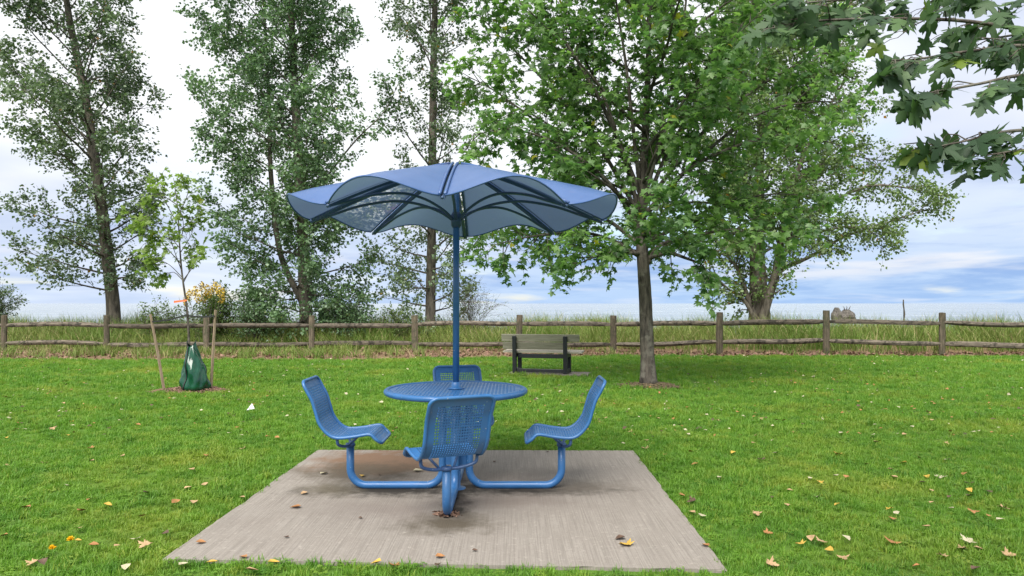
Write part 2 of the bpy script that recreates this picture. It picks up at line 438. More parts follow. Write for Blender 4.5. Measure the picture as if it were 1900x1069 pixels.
# ------------------------------------------------------------------ concrete pads
PAD = [(-1.936, 4.02), (1.143, 3.857), (1.168, 6.99), (-1.872, 7.02)]
TX, TY = -0.428, 5.56              # table centre
def concrete_mat(name, stains=True):
    t = NT(name); w = t.coord('World')
    br = t.noise(t.coord('World', (120, 1.8, 1)), 1.0, 2, 0.5, 0.05)      # broom lines run away from the viewer
    br2 = t.noise(t.coord('World', (20, 0.8, 1), (3, 1, 0)), 1.0, 4, 0.6)
    n = t.noise(w, 2.6, 8, 0.68); nf = t.noise(w, 70, 5, 0.75)
    c = t.mix(t.ramp(br, 0.34, 0.60), (0.192, 0.172, 0.150), (0.252, 0.228, 0.200))
    c = t.mix(t.ramp(n, 0.40, 0.72, 0, 0.40), c, (0.185, 0.160, 0.138))
    c = t.mix(t.ramp(br2, 0.56, 0.70, 0, 0.12), c, (0.19, 0.155, 0.135))
    c = t.mix(t.ramp(nf, 0.54, 0.68, 0, 0.6), c, (0.135, 0.118, 0.10))
    c = t.mix(t.ramp(t.noise(w, 28, 4, 0.7), 0.58, 0.70, 0, 0.4), c, (0.40, 0.365, 0.32))
    if stains:
        g = t.nd('ShaderNodeNewGeometry').outputs['Position']
        def stain(cx, cy, rx, ry, lo, col, amt, sc=5):
            m = t.nd('ShaderNodeMapping'); m.inputs['Location'].default_value = (-cx / rx, -cy / ry, 0); m.inputs['Scale'].default_value = (1 / rx, 1 / ry, 0)
            t.L.new(g, m.inputs[0]); ln = t.nd('ShaderNodeVectorMath', operation='LENGTH'); t.L.new(m.outputs[0], ln.inputs[0])
            k = t.math('ADD', ln.outputs['Value'], t.ramp(t.noise(w, sc, 6, 0.7), 0.25, 0.75, -0.5, 0.5))
            return t.mix(t.ramp(k, 1.15, lo - 0.1, 0, min(1, amt * 1.3)), c, col)
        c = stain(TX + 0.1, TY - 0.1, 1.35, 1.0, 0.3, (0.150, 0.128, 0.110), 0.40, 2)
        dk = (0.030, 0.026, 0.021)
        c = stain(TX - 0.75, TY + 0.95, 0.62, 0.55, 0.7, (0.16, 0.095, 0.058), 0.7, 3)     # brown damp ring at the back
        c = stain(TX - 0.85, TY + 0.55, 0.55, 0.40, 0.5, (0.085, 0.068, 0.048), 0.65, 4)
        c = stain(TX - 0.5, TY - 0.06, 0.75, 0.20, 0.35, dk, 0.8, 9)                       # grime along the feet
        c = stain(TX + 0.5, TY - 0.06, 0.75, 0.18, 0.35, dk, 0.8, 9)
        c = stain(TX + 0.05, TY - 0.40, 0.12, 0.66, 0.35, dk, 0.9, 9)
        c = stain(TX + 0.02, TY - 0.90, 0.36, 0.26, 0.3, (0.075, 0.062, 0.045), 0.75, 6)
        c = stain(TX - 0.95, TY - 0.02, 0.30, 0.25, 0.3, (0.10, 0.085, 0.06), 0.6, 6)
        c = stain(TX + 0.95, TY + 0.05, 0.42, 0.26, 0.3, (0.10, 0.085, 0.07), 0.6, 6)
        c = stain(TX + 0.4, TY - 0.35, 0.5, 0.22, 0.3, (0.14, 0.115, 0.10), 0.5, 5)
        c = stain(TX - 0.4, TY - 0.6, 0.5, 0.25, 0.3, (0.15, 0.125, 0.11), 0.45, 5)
    t.base(c); t.rough(0.9); t.b.inputs['Specular IOR Level'].default_value = 0.2
    t.bump(t.math('ADD', t.math('MULTIPLY', br, 1.0), t.math('MULTIPLY', nf, 0.35)), 0.55, 0.006); return t.m
def slab(name, quad, top, m, label):
    bm = bmesh.new(); rs = random.Random(name); q2 = []
    for i in range(len(quad)):
        p, q = Vector(quad[i]), Vector(quad[(i + 1) % len(quad)]); k = int((q - p).length / 0.07); nrm = Vector((-(q - p).y, (q - p).x)).normalized()
        for j in range(k): q2.append(p.lerp(q, j / k) + (nrm * abs(rs.gauss(0, .004)) + nrm * (0.014 if rs.random() < .05 else 0) if j else nrm * 0))
    quad = [tuple(p) for p in q2]
    a = [bm.verts.new((x, y, top - 0.12)) for x, y in quad]; b = [bm.verts.new((x, y, top)) for x, y in quad]
    bm.faces.new(a[::-1]); bm.faces.new(b)
    n = len(a)
    for i in range(n): bm.faces.new((a[i], a[(i + 1) % n], b[(i + 1) % n], b[i]))
    bmesh.ops.bevel(bm, geom=[e for e in bm.edges if e.verts[0].co.z > top - 0.01 and e.verts[1].co.z > top - 0.01], offset=0.006, segments=1, affect='EDGES')
    me = bpy.data.meshes.new(name); bm.to_mesh(me); bm.free()
    return tag(link(name, me, m), label, 'concrete pad', kind='structure')
slab('concrete_pad', PAD, 0.008, concrete_mat('broomed_concrete'), 'square broom-finished concrete pad under the blue table')
BENCH = P(1001, 694, 14.6); BENCH.z = 0; BYAW = R(-14)
bq = [Matrix.Rotation(BYAW, 2) @ Vector(p) + BENCH.xy for p in ((-0.66, -0.05), (0.98, -0.05), (0.98, 0.62), (-0.66, 0.62))]
slab('bench_pad', [tuple(p) for p in bq], 0.008, concrete_mat('bench_concrete', False), 'small concrete slab under the park bench')

# ------------------------------------------------------------------ picnic table with fixed swivel seats
TOP_Z = 0.765
def lattice(us, ss, hole, place):
    """sheet with punched holes: grid lines us x ss, hole(i,j) leaves a cell out, place(u,s) gives the point"""
    V = [place(u, s) for s in ss for u in us]; nu = len(us); F = []
    for j in range(len(ss) - 1):
        for i in range(nu - 1):
            if not hole(i, j): F.append((j * nu + i, j * nu + i + 1, (j + 1) * nu + i + 1, (j + 1) * nu + i))
    return V, F
def sheet(name, V, F, th, m, parent):
    bm = bmesh.new(); vs = [bm.verts.new(p) for p in V]
    for f in F: bm.faces.new([vs[i] for i in f])
    for v in [v for v in bm.verts if not v.link_faces]: bm.verts.remove(v)
    me = bpy.data.meshes.new(name); bm.to_mesh(me); bm.free()
    o = link(name, me, m, parent); s = o.modifiers.new('thickness', 'SOLIDIFY'); s.thickness = th; s.offset = 0
    return o

table = empty('picnic_table', (TX, TY, 0), 0, 'blue steel picnic table with round perforated top and four attached seats', 'picnic table')
def build_table():
    pitch, bar = 0.027, 0.0115; n = 18
    ls = []
    for k in range(-n, n + 1): ls += [k * pitch - bar / 2, k * pitch + bar / 2]
    Rr = 0.492
    def outside(i, j):
        x = (ls[i] + ls[i + 1]) / 2; y = (ls[j] + ls[j + 1]) / 2; r = math.hypot(x, y)
        if r > Rr: return True
        return i % 2 == 1 and j % 2 == 1 and 0.055 < r < Rr - 0.02
    V, F = lattice(ls, ls, outside, lambda u, s: Vector((u, s, TOP_Z)))
    top = sheet('table_top', V, F, 0.004, M['blue'], table)
    rim = MB()
    rim.tube([(0.525 * math.cos(a), 0.525 * math.sin(a), TOP_Z - 0.012) for a in np.linspace(0, 2 * PI, 72, endpoint=False)], 0.022, 10, closed=True)
    rim.build('rim', M['blue'], top, True)
    ann = MB(); V = []; F = []
    for k in range(72):
        a = 2 * PI * k / 72
        V += [Vector((r * math.cos(a), r * math.sin(a), z)) for r, z in ((0.47, TOP_Z - 0.0035), (0.522, TOP_Z - 0.0005), (0.522, TOP_Z - 0.006), (0.47, TOP_Z - 0.0075))]
        k2 = (k + 1) % 72
        F += [(k * 4 + q, k2 * 4 + q, k2 * 4 + (q + 1) % 4, k * 4 + (q + 1) % 4) for q in range(4)]
    ann.add(V, F).build('edge_band', M['blue'], top)
    sup = MB()
    sup.box((0, 0, TOP_Z - 0.022), (0.80, 0.05, 0.028)).box((0, 0, TOP_Z - 0.0225), (0.05, 0.80, 0.0275))
    sup.build('top_support', M['blue'], table)
    cw = MB(); cw.lathe([(0.075, 0.0), (0.075, 0.012), (0.034, 0.016), (0.034, TOP_Z - 0.03)], 20)
    cw.build('centre_column', M['blue'], table, True)
    cr = MB(); cr.box((0, 0, 0.235), (0.2, 0.03, 0.09)); cr.box((0, 0, 0.235), (0.028, 0.2, 0.088)); cr.build('cross_brace', M['blue'], table)
build_table()

POST_R = 0.807
PROF = [(-0.309, 0.842), (-0.272, 0.770), (-0.235, 0.701), (-0.208, 0.615), (-0.182, 0.535), (-0.125, 0.463), (-0.055, 0.430), (0.065, 0.438), (0.185, 0.456), (0.228, 0.424), (0.272, 0.388)]
PCURVE = spline([(x, 0, z) for x, z in PROF], 10)
_cum = [0]
for a, b in zip(PCURVE, PCURVE[1:]): _cum.append(_cum[-1] + (b - a).length)
PLEN = _cum[-1]
def prof_at(s):
    s = min(max(s, 0), PLEN); x = np.interp(s, _cum, [p.x for p in PCURVE]); z = np.interp(s, _cum, [p.z for p in PCURVE])
    return float(x), float(z)
HW = 0.212
def seat_panel_mesh():
    pitch, bar = 0.0165, 0.0062; sp, sh = 0.0195, 0.0125
    mu = 0.158; us = [-HW + 0.006]
    k = int(mu / pitch)
    for i in range(-k, k + 1): us += [i * pitch - (pitch - bar) / 2, i * pitch + (pitch - bar) / 2]
    us.append(HW - 0.006)
    ss = [0.008]; s = 0.062
    while s < PLEN - 0.055: ss += [s, s + sh]; s += sp
    ss.append(PLEN - 0.008)
    def place(u, s):
        x, z = prof_at(s)
        return Vector((x, u, z))
    V, F = lattice(us, ss, lambda i, j: i % 2 == 1 and j % 2 == 1, place)
    return V, F
SV, SF = seat_panel_mesh()
def seat_frame_path():
    rc = 0.05; out = []
    def pt(u, s):
        x, z = prof_at(s); return Vector((x, u, z))
    for a in np.linspace(0, PI / 2, 6): out.append((-HW + rc - rc * math.sin(a), rc - rc * math.cos(a)))      # from top centre to the left side
    for s in np.linspace(rc, PLEN - rc, 46)[1:-1]: out.append((-HW, s))
    for a in np.linspace(0, PI / 2, 6): out.append((-HW + rc - rc * math.cos(a), PLEN - rc + rc * math.sin(a)))
    for a in np.linspace(PI / 2, 0, 6): out.append((HW - rc + rc * math.cos(a), PLEN - rc + rc * math.sin(a)))
    for s in np.linspace(PLEN - rc, rc, 46)[1:-1]: out.append((HW, s))
    for a in np.linspace(PI / 2, 0, 6): out.append((HW - rc + rc * math.sin(a), rc - rc * math.cos(a)))
    return [pt(u, s) for u, s in out]
def corner_clip(V, F):
    # round the sheet's own corners in under the frame tube
    W = []
    for p in V: W.append(p)
    return W, F
seat_mesh = None
def build_seat(az, swivel, label):
    """az: where around the table the seat stands; local +x looks at the table"""
    global seat_mesh, frame_mesh, hoop_mesh, leg_mesh
    post = Vector((math.cos(az) * POST_R, math.sin(az) * POST_R, 0))
    if seat_mesh is None:
        o = sheet('seat', SV, SF, 0.003, M['blue'], table); seat_mesh = o.data
        fr = MB().tube(seat_frame_path(), 0.0125, 8, closed=True); frame_mesh = pymesh('seat_frame', fr.v, fr.f, True)
        h = MB()
        h.tube(spline([(-0.055, -0.195, 0.425), (-0.050, -0.18, 0.375), (-0.02, -0.09, 0.345), (0.0, 0, 0.340), (-0.02, 0.09, 0.345), (-0.050, 0.18, 0.375), (-0.055, 0.195, 0.425)], 5), 0.0115, 8)
        h.tube([(0.0, 0.05, 0.345), (0.085, 0.12, 0.432)], 0.009, 6); h.tube([(0.0, -0.05, 0.345), (0.085, -0.12, 0.432)], 0.009, 6)
        h.lathe([(0.036, 0.330), (0.036, 0.352), (0.02, 0.356)], 16)
        hoop_mesh = pymesh('seat_bracket', h.v, h.f, True)
        lg = MB(); path = fillet([(POST_R, 0, 0.335), (POST_R, 0, 0.032), (0.102, 0, 0.032), (0.102, 0, TOP_Z - 0.035)], 0.125, 9)
        lg.tube(path, 0.029, 14); leg_mesh = pymesh('leg', lg.v, lg.f, True)
    else:
        o = link('seat', seat_mesh, None, table); s = o.modifiers.new('thickness', 'SOLIDIFY'); s.thickness = 0.003; s.offset = 0
    o.location = post; o.rotation_euler = (0, 0, az + PI + swivel); o['label'] = label
    f = link('seat_frame', frame_mesh, M['blue'], o); b = link('seat_bracket', hoop_mesh, M['bracket'], o)
    l = link('leg', leg_mesh, M['blue'], table); l.rotation_euler = (0, 0, az)
build_seat(R(-90), R(25), 'perforated blue seat with its back to the viewer')
build_seat(R(180), R(0), 'perforated blue seat at the left of the table')
build_seat(R(0), R(0), 'perforated blue seat at the right of the table')
build_seat(R(90), R(15), 'perforated blue seat behind the table')

# ------------------------------------------------------------------ umbrella
umb = empty('table_umbrella', (TX, TY, TOP_Z), 0, 'blue metal table umbrella with scalloped eight-panel canopy on a pole', 'umbrella')
umb.rotation_euler.x = R(-1.2)
def build_umbrella():
    Z0 = TOP_Z
    RR = 1.105; NR = 8
    def rad(t, th):   # t 0..1 along the radius
        c = abs(math.sin(NR * th / 2)) ** 0.85
        return t * (RR + 0.14 * c)
    def zz(t, th):
        c = 0.5 - 0.5 * math.cos(NR * th)
        return 2.485 - 0.425 * t ** 1.28 + 0.125 * c * t ** 1.7 - 0.012 * c * max(0, t - 0.88) * 8 - Z0
    def pt(t, th, dz=0): r = rad(t, th); return Vector((r * math.cos(th), r * math.sin(th), zz(t, th) + dz))
    pole = MB(); pole.lathe([(0.025, 0.0), (0.025, 2.40 - Z0)], 16)
    po = pole.build('pole', M['blue'], umb, True)
    fl = MB(); fl.lathe([(0.062, 0.003), (0.062, 0.010), (0.036, 0.014), (0.034, 0.05), (0.028, 0.056)], 20); fl.build('pole_flange', M['blue'], po, True)
    hub = MB(); hub.lathe([(0.028, 2.00 - Z0), (0.040, 2.02 - Z0), (0.040, 2.10 - Z0), (0.028, 2.12 - Z0)], 16)
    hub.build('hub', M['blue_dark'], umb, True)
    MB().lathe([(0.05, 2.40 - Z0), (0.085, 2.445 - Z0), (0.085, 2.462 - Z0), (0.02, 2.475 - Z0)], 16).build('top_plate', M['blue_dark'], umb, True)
    off = R(-90)
    for k in range(NR):
        a0 = off + k * 2 * PI / NR; a1 = a0 + 2 * PI / NR
        nu, nt_ = 20, 14; V = []; F = []
        T = [0.07 + 0.93 * i / nt_ for i in range(nt_ + 1)]
        def th_at(t, w):
            g = 0.017 / max(rad(t, 0), 0.02)          # constant slot beside each rib
            g = min(g, 0.3)
            return (a0 + g) + (a1 - a0 - 2 * g) * w
        for t in T:
            for i in range(nu + 1):
                th = th_at(t, i / nu); V.append(pt(t, th - off))
        # rotate by off: pt is built in the rib frame
        rot = Matrix.Rotation(off, 3, 'Z'); V = [rot @ p for p in V]
        for j in range(nt_):
            for i in range(nu): F.append((j * (nu + 1) + i, j * (nu + 1) + i + 1, (j + 1) * (nu + 1) + i + 1, (j + 1) * (nu + 1) + i))
        me = pymesh('canopy_panel', V, F, True)
        sky_panel = k == 5
        o = link('canopy_panel', me, M['painted_sky'] if sky_panel else M['canopy'], umb)
        if sky_panel: o['label'] = 'canopy panel with sky showing through painted underneath as pale mottling and violet'
        tr = MB()
        tr.tube([V[nt_ * (nu + 1) + i] for i in range(nu + 1)], 0.0065, 6)
        for i in (0, nu): tr.tube([V[j * (nu + 1) + i] + Vector((0, 0, 0.010)) for j in range(nt_ + 1)], 0.0105, 6)
        tr.build('edge_roll', M['canopy'], o, True)
    rib = MB()
    for sgn in (-1, 1):
        V = []; F = []; n = 14
        for i in range(n + 1):
            t = 0.05 + 0.955 * i / n; p = pt(t, 0)
            for dy, dz in ((0.010, -0.004), (0.016, -0.004), (0.016, -0.023), (0.010, -0.023)): V.append(p + Vector((0, sgn * dy, dz)))
        for i in range(n):
            for q in range(4): F.append((i * 4 + q, i * 4 + (q + 1) % 4, (i + 1) * 4 + (q + 1) % 4, (i + 1) * 4 + q))
        F += [(0, 1, 2, 3), (n * 4 + 3, n * 4 + 2, n * 4 + 1, n * 4)]
        rib.add(V, F)
    rme = pymesh('rib', rib.v, rib.f)
    br = MB(); br.tube(spline([(0.03, 0, 2.06 - Z0), (0.13, 0, 2.125 - Z0), (0.30, 0, 2.185 - Z0), (0.50, 0, 2.205 - Z0), (0.75, 0, 2.165 - Z0), (0.95, 0, 2.10 - Z0), (1.12, 0, 2.045 - Z0)], 5), 0.0105, 8)
    bme = pymesh('brace', br.v, br.f, True)
    for k in range(NR):
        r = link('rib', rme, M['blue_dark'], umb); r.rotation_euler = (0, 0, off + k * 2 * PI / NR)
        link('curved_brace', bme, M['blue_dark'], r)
build_umbrella()

# ------------------------------------------------------------------ park bench
def build_bench():
    b = empty('park_bench', BENCH + Vector((0, 0, 0.008)), BYAW, 'wooden slatted park bench with black frame facing the lake', 'bench')
    X0 = 0.52
    for i, (z, x0, x1) in enumerate(((0.715, -0.80, 0.80), (0.555, -0.78, 0.55))):
        m = MB(); m.box(((x0 + x1) / 2, 0.055 + (0.715 - z) * 0.18, z), (x1 - x0, 0.04, 0.145), Matrix.Rotation(R(10), 3, 'X'))
        m.build('back_slat', M['slat'], b, bevel=0.005)
    for k in range(3):
        m = MB(); m.box((0.02, 0.19 + k * 0.135, 0.425 + k * 0.006), (1.62, 0.125, 0.038)); m.build('seat_slat', M['seat_slat'], b, bevel=0.005)
    for sx in (-1, 1):
        m = MB(); m.add([(sx * X0 + dx, y, z) for dx in (-0.038, 0.038) for (y, z) in ((-0.005, 0), (0.085, 0), (0.075, 0.40), (0.012, 0.755), (-0.045, 0.755))],
              [(0, 1, 2, 3, 4), (9, 8, 7, 6, 5), (0, 5, 6, 1), (1, 6, 7, 2), (2, 7, 8, 3), (3, 8, 9, 4), (4, 9, 5, 0)])
        m.build('back_leg', M['black_plastic'], b, bevel=0.006)
        m = MB(); m.box((sx * X0, 0.48, 0.19), (0.076, 0.085, 0.38)); m.build('front_leg', M['black_plastic'], b, bevel=0.006)
        m = MB(); m.box((sx * X0, 0.275, 0.36), (0.07, 0.36, 0.075)); m.build('side_rail', M['black_plastic'], b, bevel=0.005)
        m = MB(); m.box((sx * X0, 0.26, 0.05), (0.07, 0.35, 0.075)); m.build('foot_rail', M['black_plastic'], b, bevel=0.005)
    m = MB(); m.box((0, 0.15, 0.345), (2 * X0 - 0.085, 0.06, 0.085)); m.build('cross_rail', M['black_plastic'], b, bevel=0.005)
    m = MB(); m.box((0, 0.05, 0.055), (2 * X0 - 0.085, 0.06, 0.07)); m.build('cross_rail', M['black_plastic'], b, bevel=0.005)
build_bench()

# ------------------------------------------------------------------ split-rail fence
def build_fence():
    # photo column, distance, post top, upper and lower rail heights
    P_ = [(-200, 21.4, 1.08, .77, .24), (7, 21.4, 1.07, .775, .24), (198, 21.4, 1.07, .775, .22), (383, 21.4, 1.03, .765, .21), (578, 21.4, 1.07, .77, .24), (770, 21.4, 1.07, .785, .23), (963, 21.4, 1.08, .80, .24),
          (1138, 21.2, 1.06, .80, .23), (1335, 20.4, 1.165, .865, .33), (1533, 20.1, 1.225, .925, .40), (1748, 19.8, 1.17, .885, .33), (1975, 19.5, 1.12, .85, .28), (2200, 19.2, 1.1, .84, .27)]
    f = empty('rail_fence', (0, 21.0, 0), 0, 'weathered split-rail fence with two rails running along the dune grass', 'fence')
    pts = []
    for px, d, h, u, l in P_: pts.append((Vector(((px - 950) / FPX * d, d - 21.0, 0)), h, u, l))
    rs = random.Random(3)
    for p, h, u, l in pts:
        m = MB(); w, dp = 0.085 * rs.uniform(0.9, 1.12), 0.06; lean = Vector((rs.uniform(-.02, .02), rs.uniform(-.02, .02), 0)); V = []; n = 8
        for k in range(7):
            z = -0.1 + (h + 0.1) * k / 6
            for q in range(n):
                a = 2 * PI * (q + 0.5) / n; cx, sy = math.cos(a), math.sin(a)
                s = 1 / max(abs(cx), abs(sy)) ** 0.75
                V.append(p + lean * (z / h) + Vector((cx * s * w * rs.uniform(.93, 1.07), sy * s * dp * rs.uniform(.93, 1.07), z + (rs.uniform(-.012, .012) if k == 6 else 0))))
        F = [(k * n + q, k * n + (q + 1) % n, (k + 1) * n + (q + 1) % n, (k + 1) * n + q) for k in range(6) for q in range(n)]
        F.append(tuple(6 * n + q for q in range(n)))
        me = pymesh('post', [v - p for v in V], F); link('post', me, M['post'], f, p)
    for (p0, h0, u0, l0), (p1, h1, u1, l1) in zip(pts, pts[1:]):
        for za, zb in ((u0, u1), (l0, l1)):
            a = p0 + Vector((0, rs.uniform(-.02, .02), za + rs.uniform(-.02, .02))); b = p1 + Vector((0, rs.uniform(-.02, .02), zb + rs.uniform(-.02, .02)))
            L = (b - a).length; V = []; n = 8; m = 14; ph = rs.uniform(0, 6); amp = rs.uniform(.004, .03)
            prof = [rs.uniform(.85, 1.15) for _ in range(n)]
            for k in range(m + 1):
                t = k / m; tap = min(1, 0.55 + 4.2 * min(t, 1 - t))
                for q in range(n):
                    an = 2 * PI * q / n; r = 0.068 * tap * prof[q] * rs.uniform(.94, 1.06)
                    V.append((t * L, math.cos(an) * r * 0.8, math.sin(an) * r + amp * math.sin(ph + 5 * t) - amp * math.sin(ph) * (1 - t) - amp * math.sin(ph + 5) * t))
            F = [(k * n + q, k * n + (q + 1) % n, (k + 1) * n + (q + 1) % n, (k + 1) * n + q) for k in range(m) for q in range(n)]
            o = link('rail', pymesh('rail', V, F), M['rail'], f, a)
            o.rotation_euler = (b - a).to_track_quat('X', 'Z').to_euler()
build_fence()

# ------------------------------------------------------------------ foliage tools
def leaf_ovate(w=0.72):
    v = np.array([(0, 0, 0), (0.28, 0.5 * w, 0.05), (0.62, 0.36 * w, 0.05), (1.0, 0, -0.06), (0.62, -0.36 * w, 0.05), (0.28, -0.5 * w, 0.05), (0.45, 0, -0.03)], float)
    f = [(0, 6, 1), (1, 6, 2), (2, 6, 3), (3, 6, 4), (4, 6, 5), (5, 6, 0)]
    return v, f
def leaf_simple(w=0.8):
    v = np.array([(0, 0, 0), (0.35, 0.5 * w, 0.06), (1, 0, -0.03), (0.35, -0.5 * w, 0.06)], float)
    return v, [(0, 2, 1), (0, 3, 2)]
def leaf_maple(fine=False):
    # stalk end at the origin, tip of the middle lobe at x = 1
    half = [(0.0, 0.0), (-0.06, 0.13), (0.02, 0.30), (-0.07, 0.47), (0.14, 0.36), (0.20, 0.28), (0.24, 0.40), (0.31, 0.52), (0.34, 0.60), (0.46, 0.74), (0.47, 0.56), (0.57, 0.50), (0.50, 0.40), (0.47, 0.22), (0.58, 0.17), (0.67, 0.30), (0.71, 0.17), (0.84, 0.15), (1.0, 0.0)]
    if not fine: half = [half[i] for i in (0, 2, 3, 5, 7, 9, 11, 13, 15, 16, 18)]
    pts = half + [(x, -y) for x, y in half[-2:0:-1]]
    v = [(0.32, 0, 0.02)] + [(x, y, -0.28 * (abs(y) ** 1.4) - 0.34 * max(0, x - 0.4) ** 1.5) for x, y in pts]
    n = len(pts); f = [(0, 1 + i, 1 + (i + 1) % n) for i in range(n)]
    return np.array(v, float), f

def frames(dirs, normals):
    x = dirs / np.linalg.norm(dirs, axis=1, keepdims=True)
    z = normals - x * np.sum(x * normals, axis=1, keepdims=True)
    nz = np.linalg.norm(z, axis=1, keepdims=True); z = np.where(nz < 1e-6, np.array([[0, 0, 1.0]]), z / np.maximum(nz, 1e-6))
    y = np.cross(z, x)
    return np.stack((x, y, z), axis=2)

def scatter(name, tmpl, pos, fr, scale, tint):
    v, f = tmpl; n = len(pos); k = len(v)
    V = np.einsum('nij,kj->nki', fr, v) * scale[:, None, None] + pos[:, None, :]
    base = np.array([i for q in f for i in q]); sizes = np.array([len(q) for q in f])
    loops = (base[None, :] + (np.arange(n) * k)[:, None]).ravel()
    return npmesh(name, V.reshape(-1, 3), loops, np.tile(sizes, n), {'tint': np.repeat(tint, k)})

class Limb:
    def __init__(s): s.tubes = []; s.leaves = []      # leaves: (pos, dir)

def walk(rs, p, d, length, n, wander, up):
    pts = [p.copy()]; d = d.normalized(); st = length / n
    for i in range(n):
        d = (d + Vector((rs.gauss(0, wander), rs.gauss(0, wander), rs.gauss(0, wander))) + Vector((0, 0, up))).normalized()
        p = p + d * st; pts.append(p.copy())
    return pts

def along(pts, t):
    x = t * (len(pts) - 1); i = min(int(x), len(pts) - 2); f = x - i
    return pts[i].lerp(pts[i + 1], f), (pts[i + 1] - pts[i]).normalized()

def grow_limb(rs, pts, r0, spec, limb=None):
    """pts: path of the limb; spec: sub, twigs, leaves, lengths, droop"""
    lb = limb or Limb(); n = len(pts)
    lb.tubes.append((pts, [max(0.004, r0 * (1 - 0.88 * i / (n - 1))) for i in range(n)], 6))
    L = sum((b - a).length for a, b in zip(pts, pts[1:]))
    ns = max(2, int(spec['sub'] * (0.5 + L / spec['ref'])))
    for k in range(ns):
        t = spec.get('bare', 0.18) + (1 - spec.get('bare', 0.18)) * (k + rs.random()) / ns; t = min(t, 0.99)
        p, d = along(pts, t)
        side = d.cross(Vector((rs.gauss(0, 1), rs.gauss(0, 1), rs.gauss(0, 1)))).normalized()
        sd = (d * rs.uniform(.5, 1) + side * rs.uniform(.5, 1.1) + Vector((0, 0, spec['sub_up']))).normalized()
        sl = spec['sub_len'] * rs.uniform(.6, 1.25) * (1.15 - 0.6 * t)
        sp = walk(rs, p, sd, sl, 5, 0.13, spec['droop'])
        lb.tubes.append((sp, [max(0.003, r0 * 0.24 * (1 - 0.8 * i / 5)) for i in range(6)], 4))
        for q in range(spec['twigs']):
            tt = 0.2 + 0.8 * (q + rs.random()) / spec['twigs']; tp, td = along(sp, min(tt, .99))
            side = td.cross(Vector((rs.gauss(0, 1), rs.gauss(0, 1), rs.gauss(0, 1)))).normalized()
            wd_ = (td * .8 + side * rs.uniform(.4, 1.0)).normalized(); wl = spec['twig_len'] * rs.uniform(.6, 1.3)
            wp = walk(rs, tp, wd_, wl, 3, 0.12, spec['droop'])
            lb.tubes.append((wp, [0.0035, 0.003, 0.0025, 0.002], 3))
            for z in range(spec['leaves']):
                lp, ld = along(wp, min(.999, (z + rs.random()) / spec['leaves']))
                off = Vector((rs.gauss(0, 1), rs.gauss(0, 1), rs.gauss(0, .8))) * spec['spread']
                lb.leaves.append((lp + off, (ld + Vector((rs.gauss(0, .8), rs.gauss(0, .8), rs.gauss(0, .5) + spec['leaf_dir'])))))
    return lb

def limb_object(lb, m, parent, origin, name='branch'):
    mb = MB()
    for pts, rr, n in lb.tubes: mb.tube([p - origin for p in pts], list(rr), n, cap=False)
    return mb.build(name, m, parent, True)

def crown(limbs, tmpl, m, parent, origin, size, rs, normal_up=0.5, split=0, tint=(0.15, 0.85), tint_fn=None, name='crown', lm=None):
    """all leaves of a tree; the `split` ones nearest the viewer become single leaf parts"""
    pos = np.array([tuple(p) for lb in limbs for p, d in lb.leaves]); dr = np.array([tuple(d) for lb in limbs for p, d in lb.leaves])
    n = len(pos); g = np.random.default_rng(rs)
    nm = g.normal(0, 1, (n, 3)); nm[:, 2] = np.abs(nm[:, 2]) + normal_up
    fr = frames(dr, nm); sc = size * g.uniform(0.7, 1.25, n)
    cl = np.array([tint_fn(p) if tint_fn else 0 for p in pos])
    ti = np.clip(g.uniform(*tint, n) + cl, 0, 0.94); ti = np.where(g.random(n) < 0.006, 0.98, ti)
    pos = pos - np.array(origin)
    keep = np.ones(n, bool)
    if split:
        w = pos + np.array(origin); ctr = w.mean(0); px = w[:, 0] / w[:, 1] * FPX + 950; py = 563 - (w[:, 2] - CAM_H) / w[:, 1] * FPX
        ok = (px > 5) & (px < 1895) & (py > 5)
        idx = np.argsort(np.where(ok, w[:, 1], 1e9))[:split]
        keep[idx] = False
        bins = np.clip((ti[idx] * 5).astype(int), 0, 5); meshes = {}
        for i, bi in zip(idx, bins):
            if bi not in meshes:
                me = npmesh('leaf', tmpl[0], [q for f in tmpl[1] for q in f], [len(f) for f in tmpl[1]], {'tint': [min(0.97, 0.1 + 0.18 * bi)] * len(tmpl[0])}); me.materials.append(lm or m); meshes[bi] = me
            o = link('leaf', meshes[bi], None, parent)
            mt = Matrix(fr[i].tolist()).to_4x4(); mt.translation = Vector(pos[i]); o.matrix_local = mt @ Matrix.Scale(float(sc[i]), 4)
    o = link(name, scatter(name, tmpl, pos[keep], fr[keep], sc[keep], ti[keep]), m, parent)
    o['kind'] = 'stuff'
    return o

def trunk_object(pts, rr, m, parent, origin, n=12, flare=0.0, seed=1, name='trunk'):
    rs = random.Random(seed); P2 = spline(pts, 6); k = len(P2)
    radii = [float(np.interp(i / (k - 1) * (len(rr) - 1), range(len(rr)), rr)) for i in range(k)]
    mb = MB().tube([p - origin for p in P2], radii, n, cap=True)
    ax = [p - origin for p in P2]
    for i, v in enumerate(mb.v):
        c = ax[min(i // n, k - 1)]; a = 2 * PI * (i % n) / n
        s = 1 + 0.06 * math.sin(3 * a + 1.3) + rs.uniform(-.035, .035)
        h = max(0, v.z); s += flare * math.exp(-h * 7) * (1 + 0.35 * math.sin(5 * a))
        mb.v[i] = c + (v - c) * s
    return mb.build(name, m, parent, True)

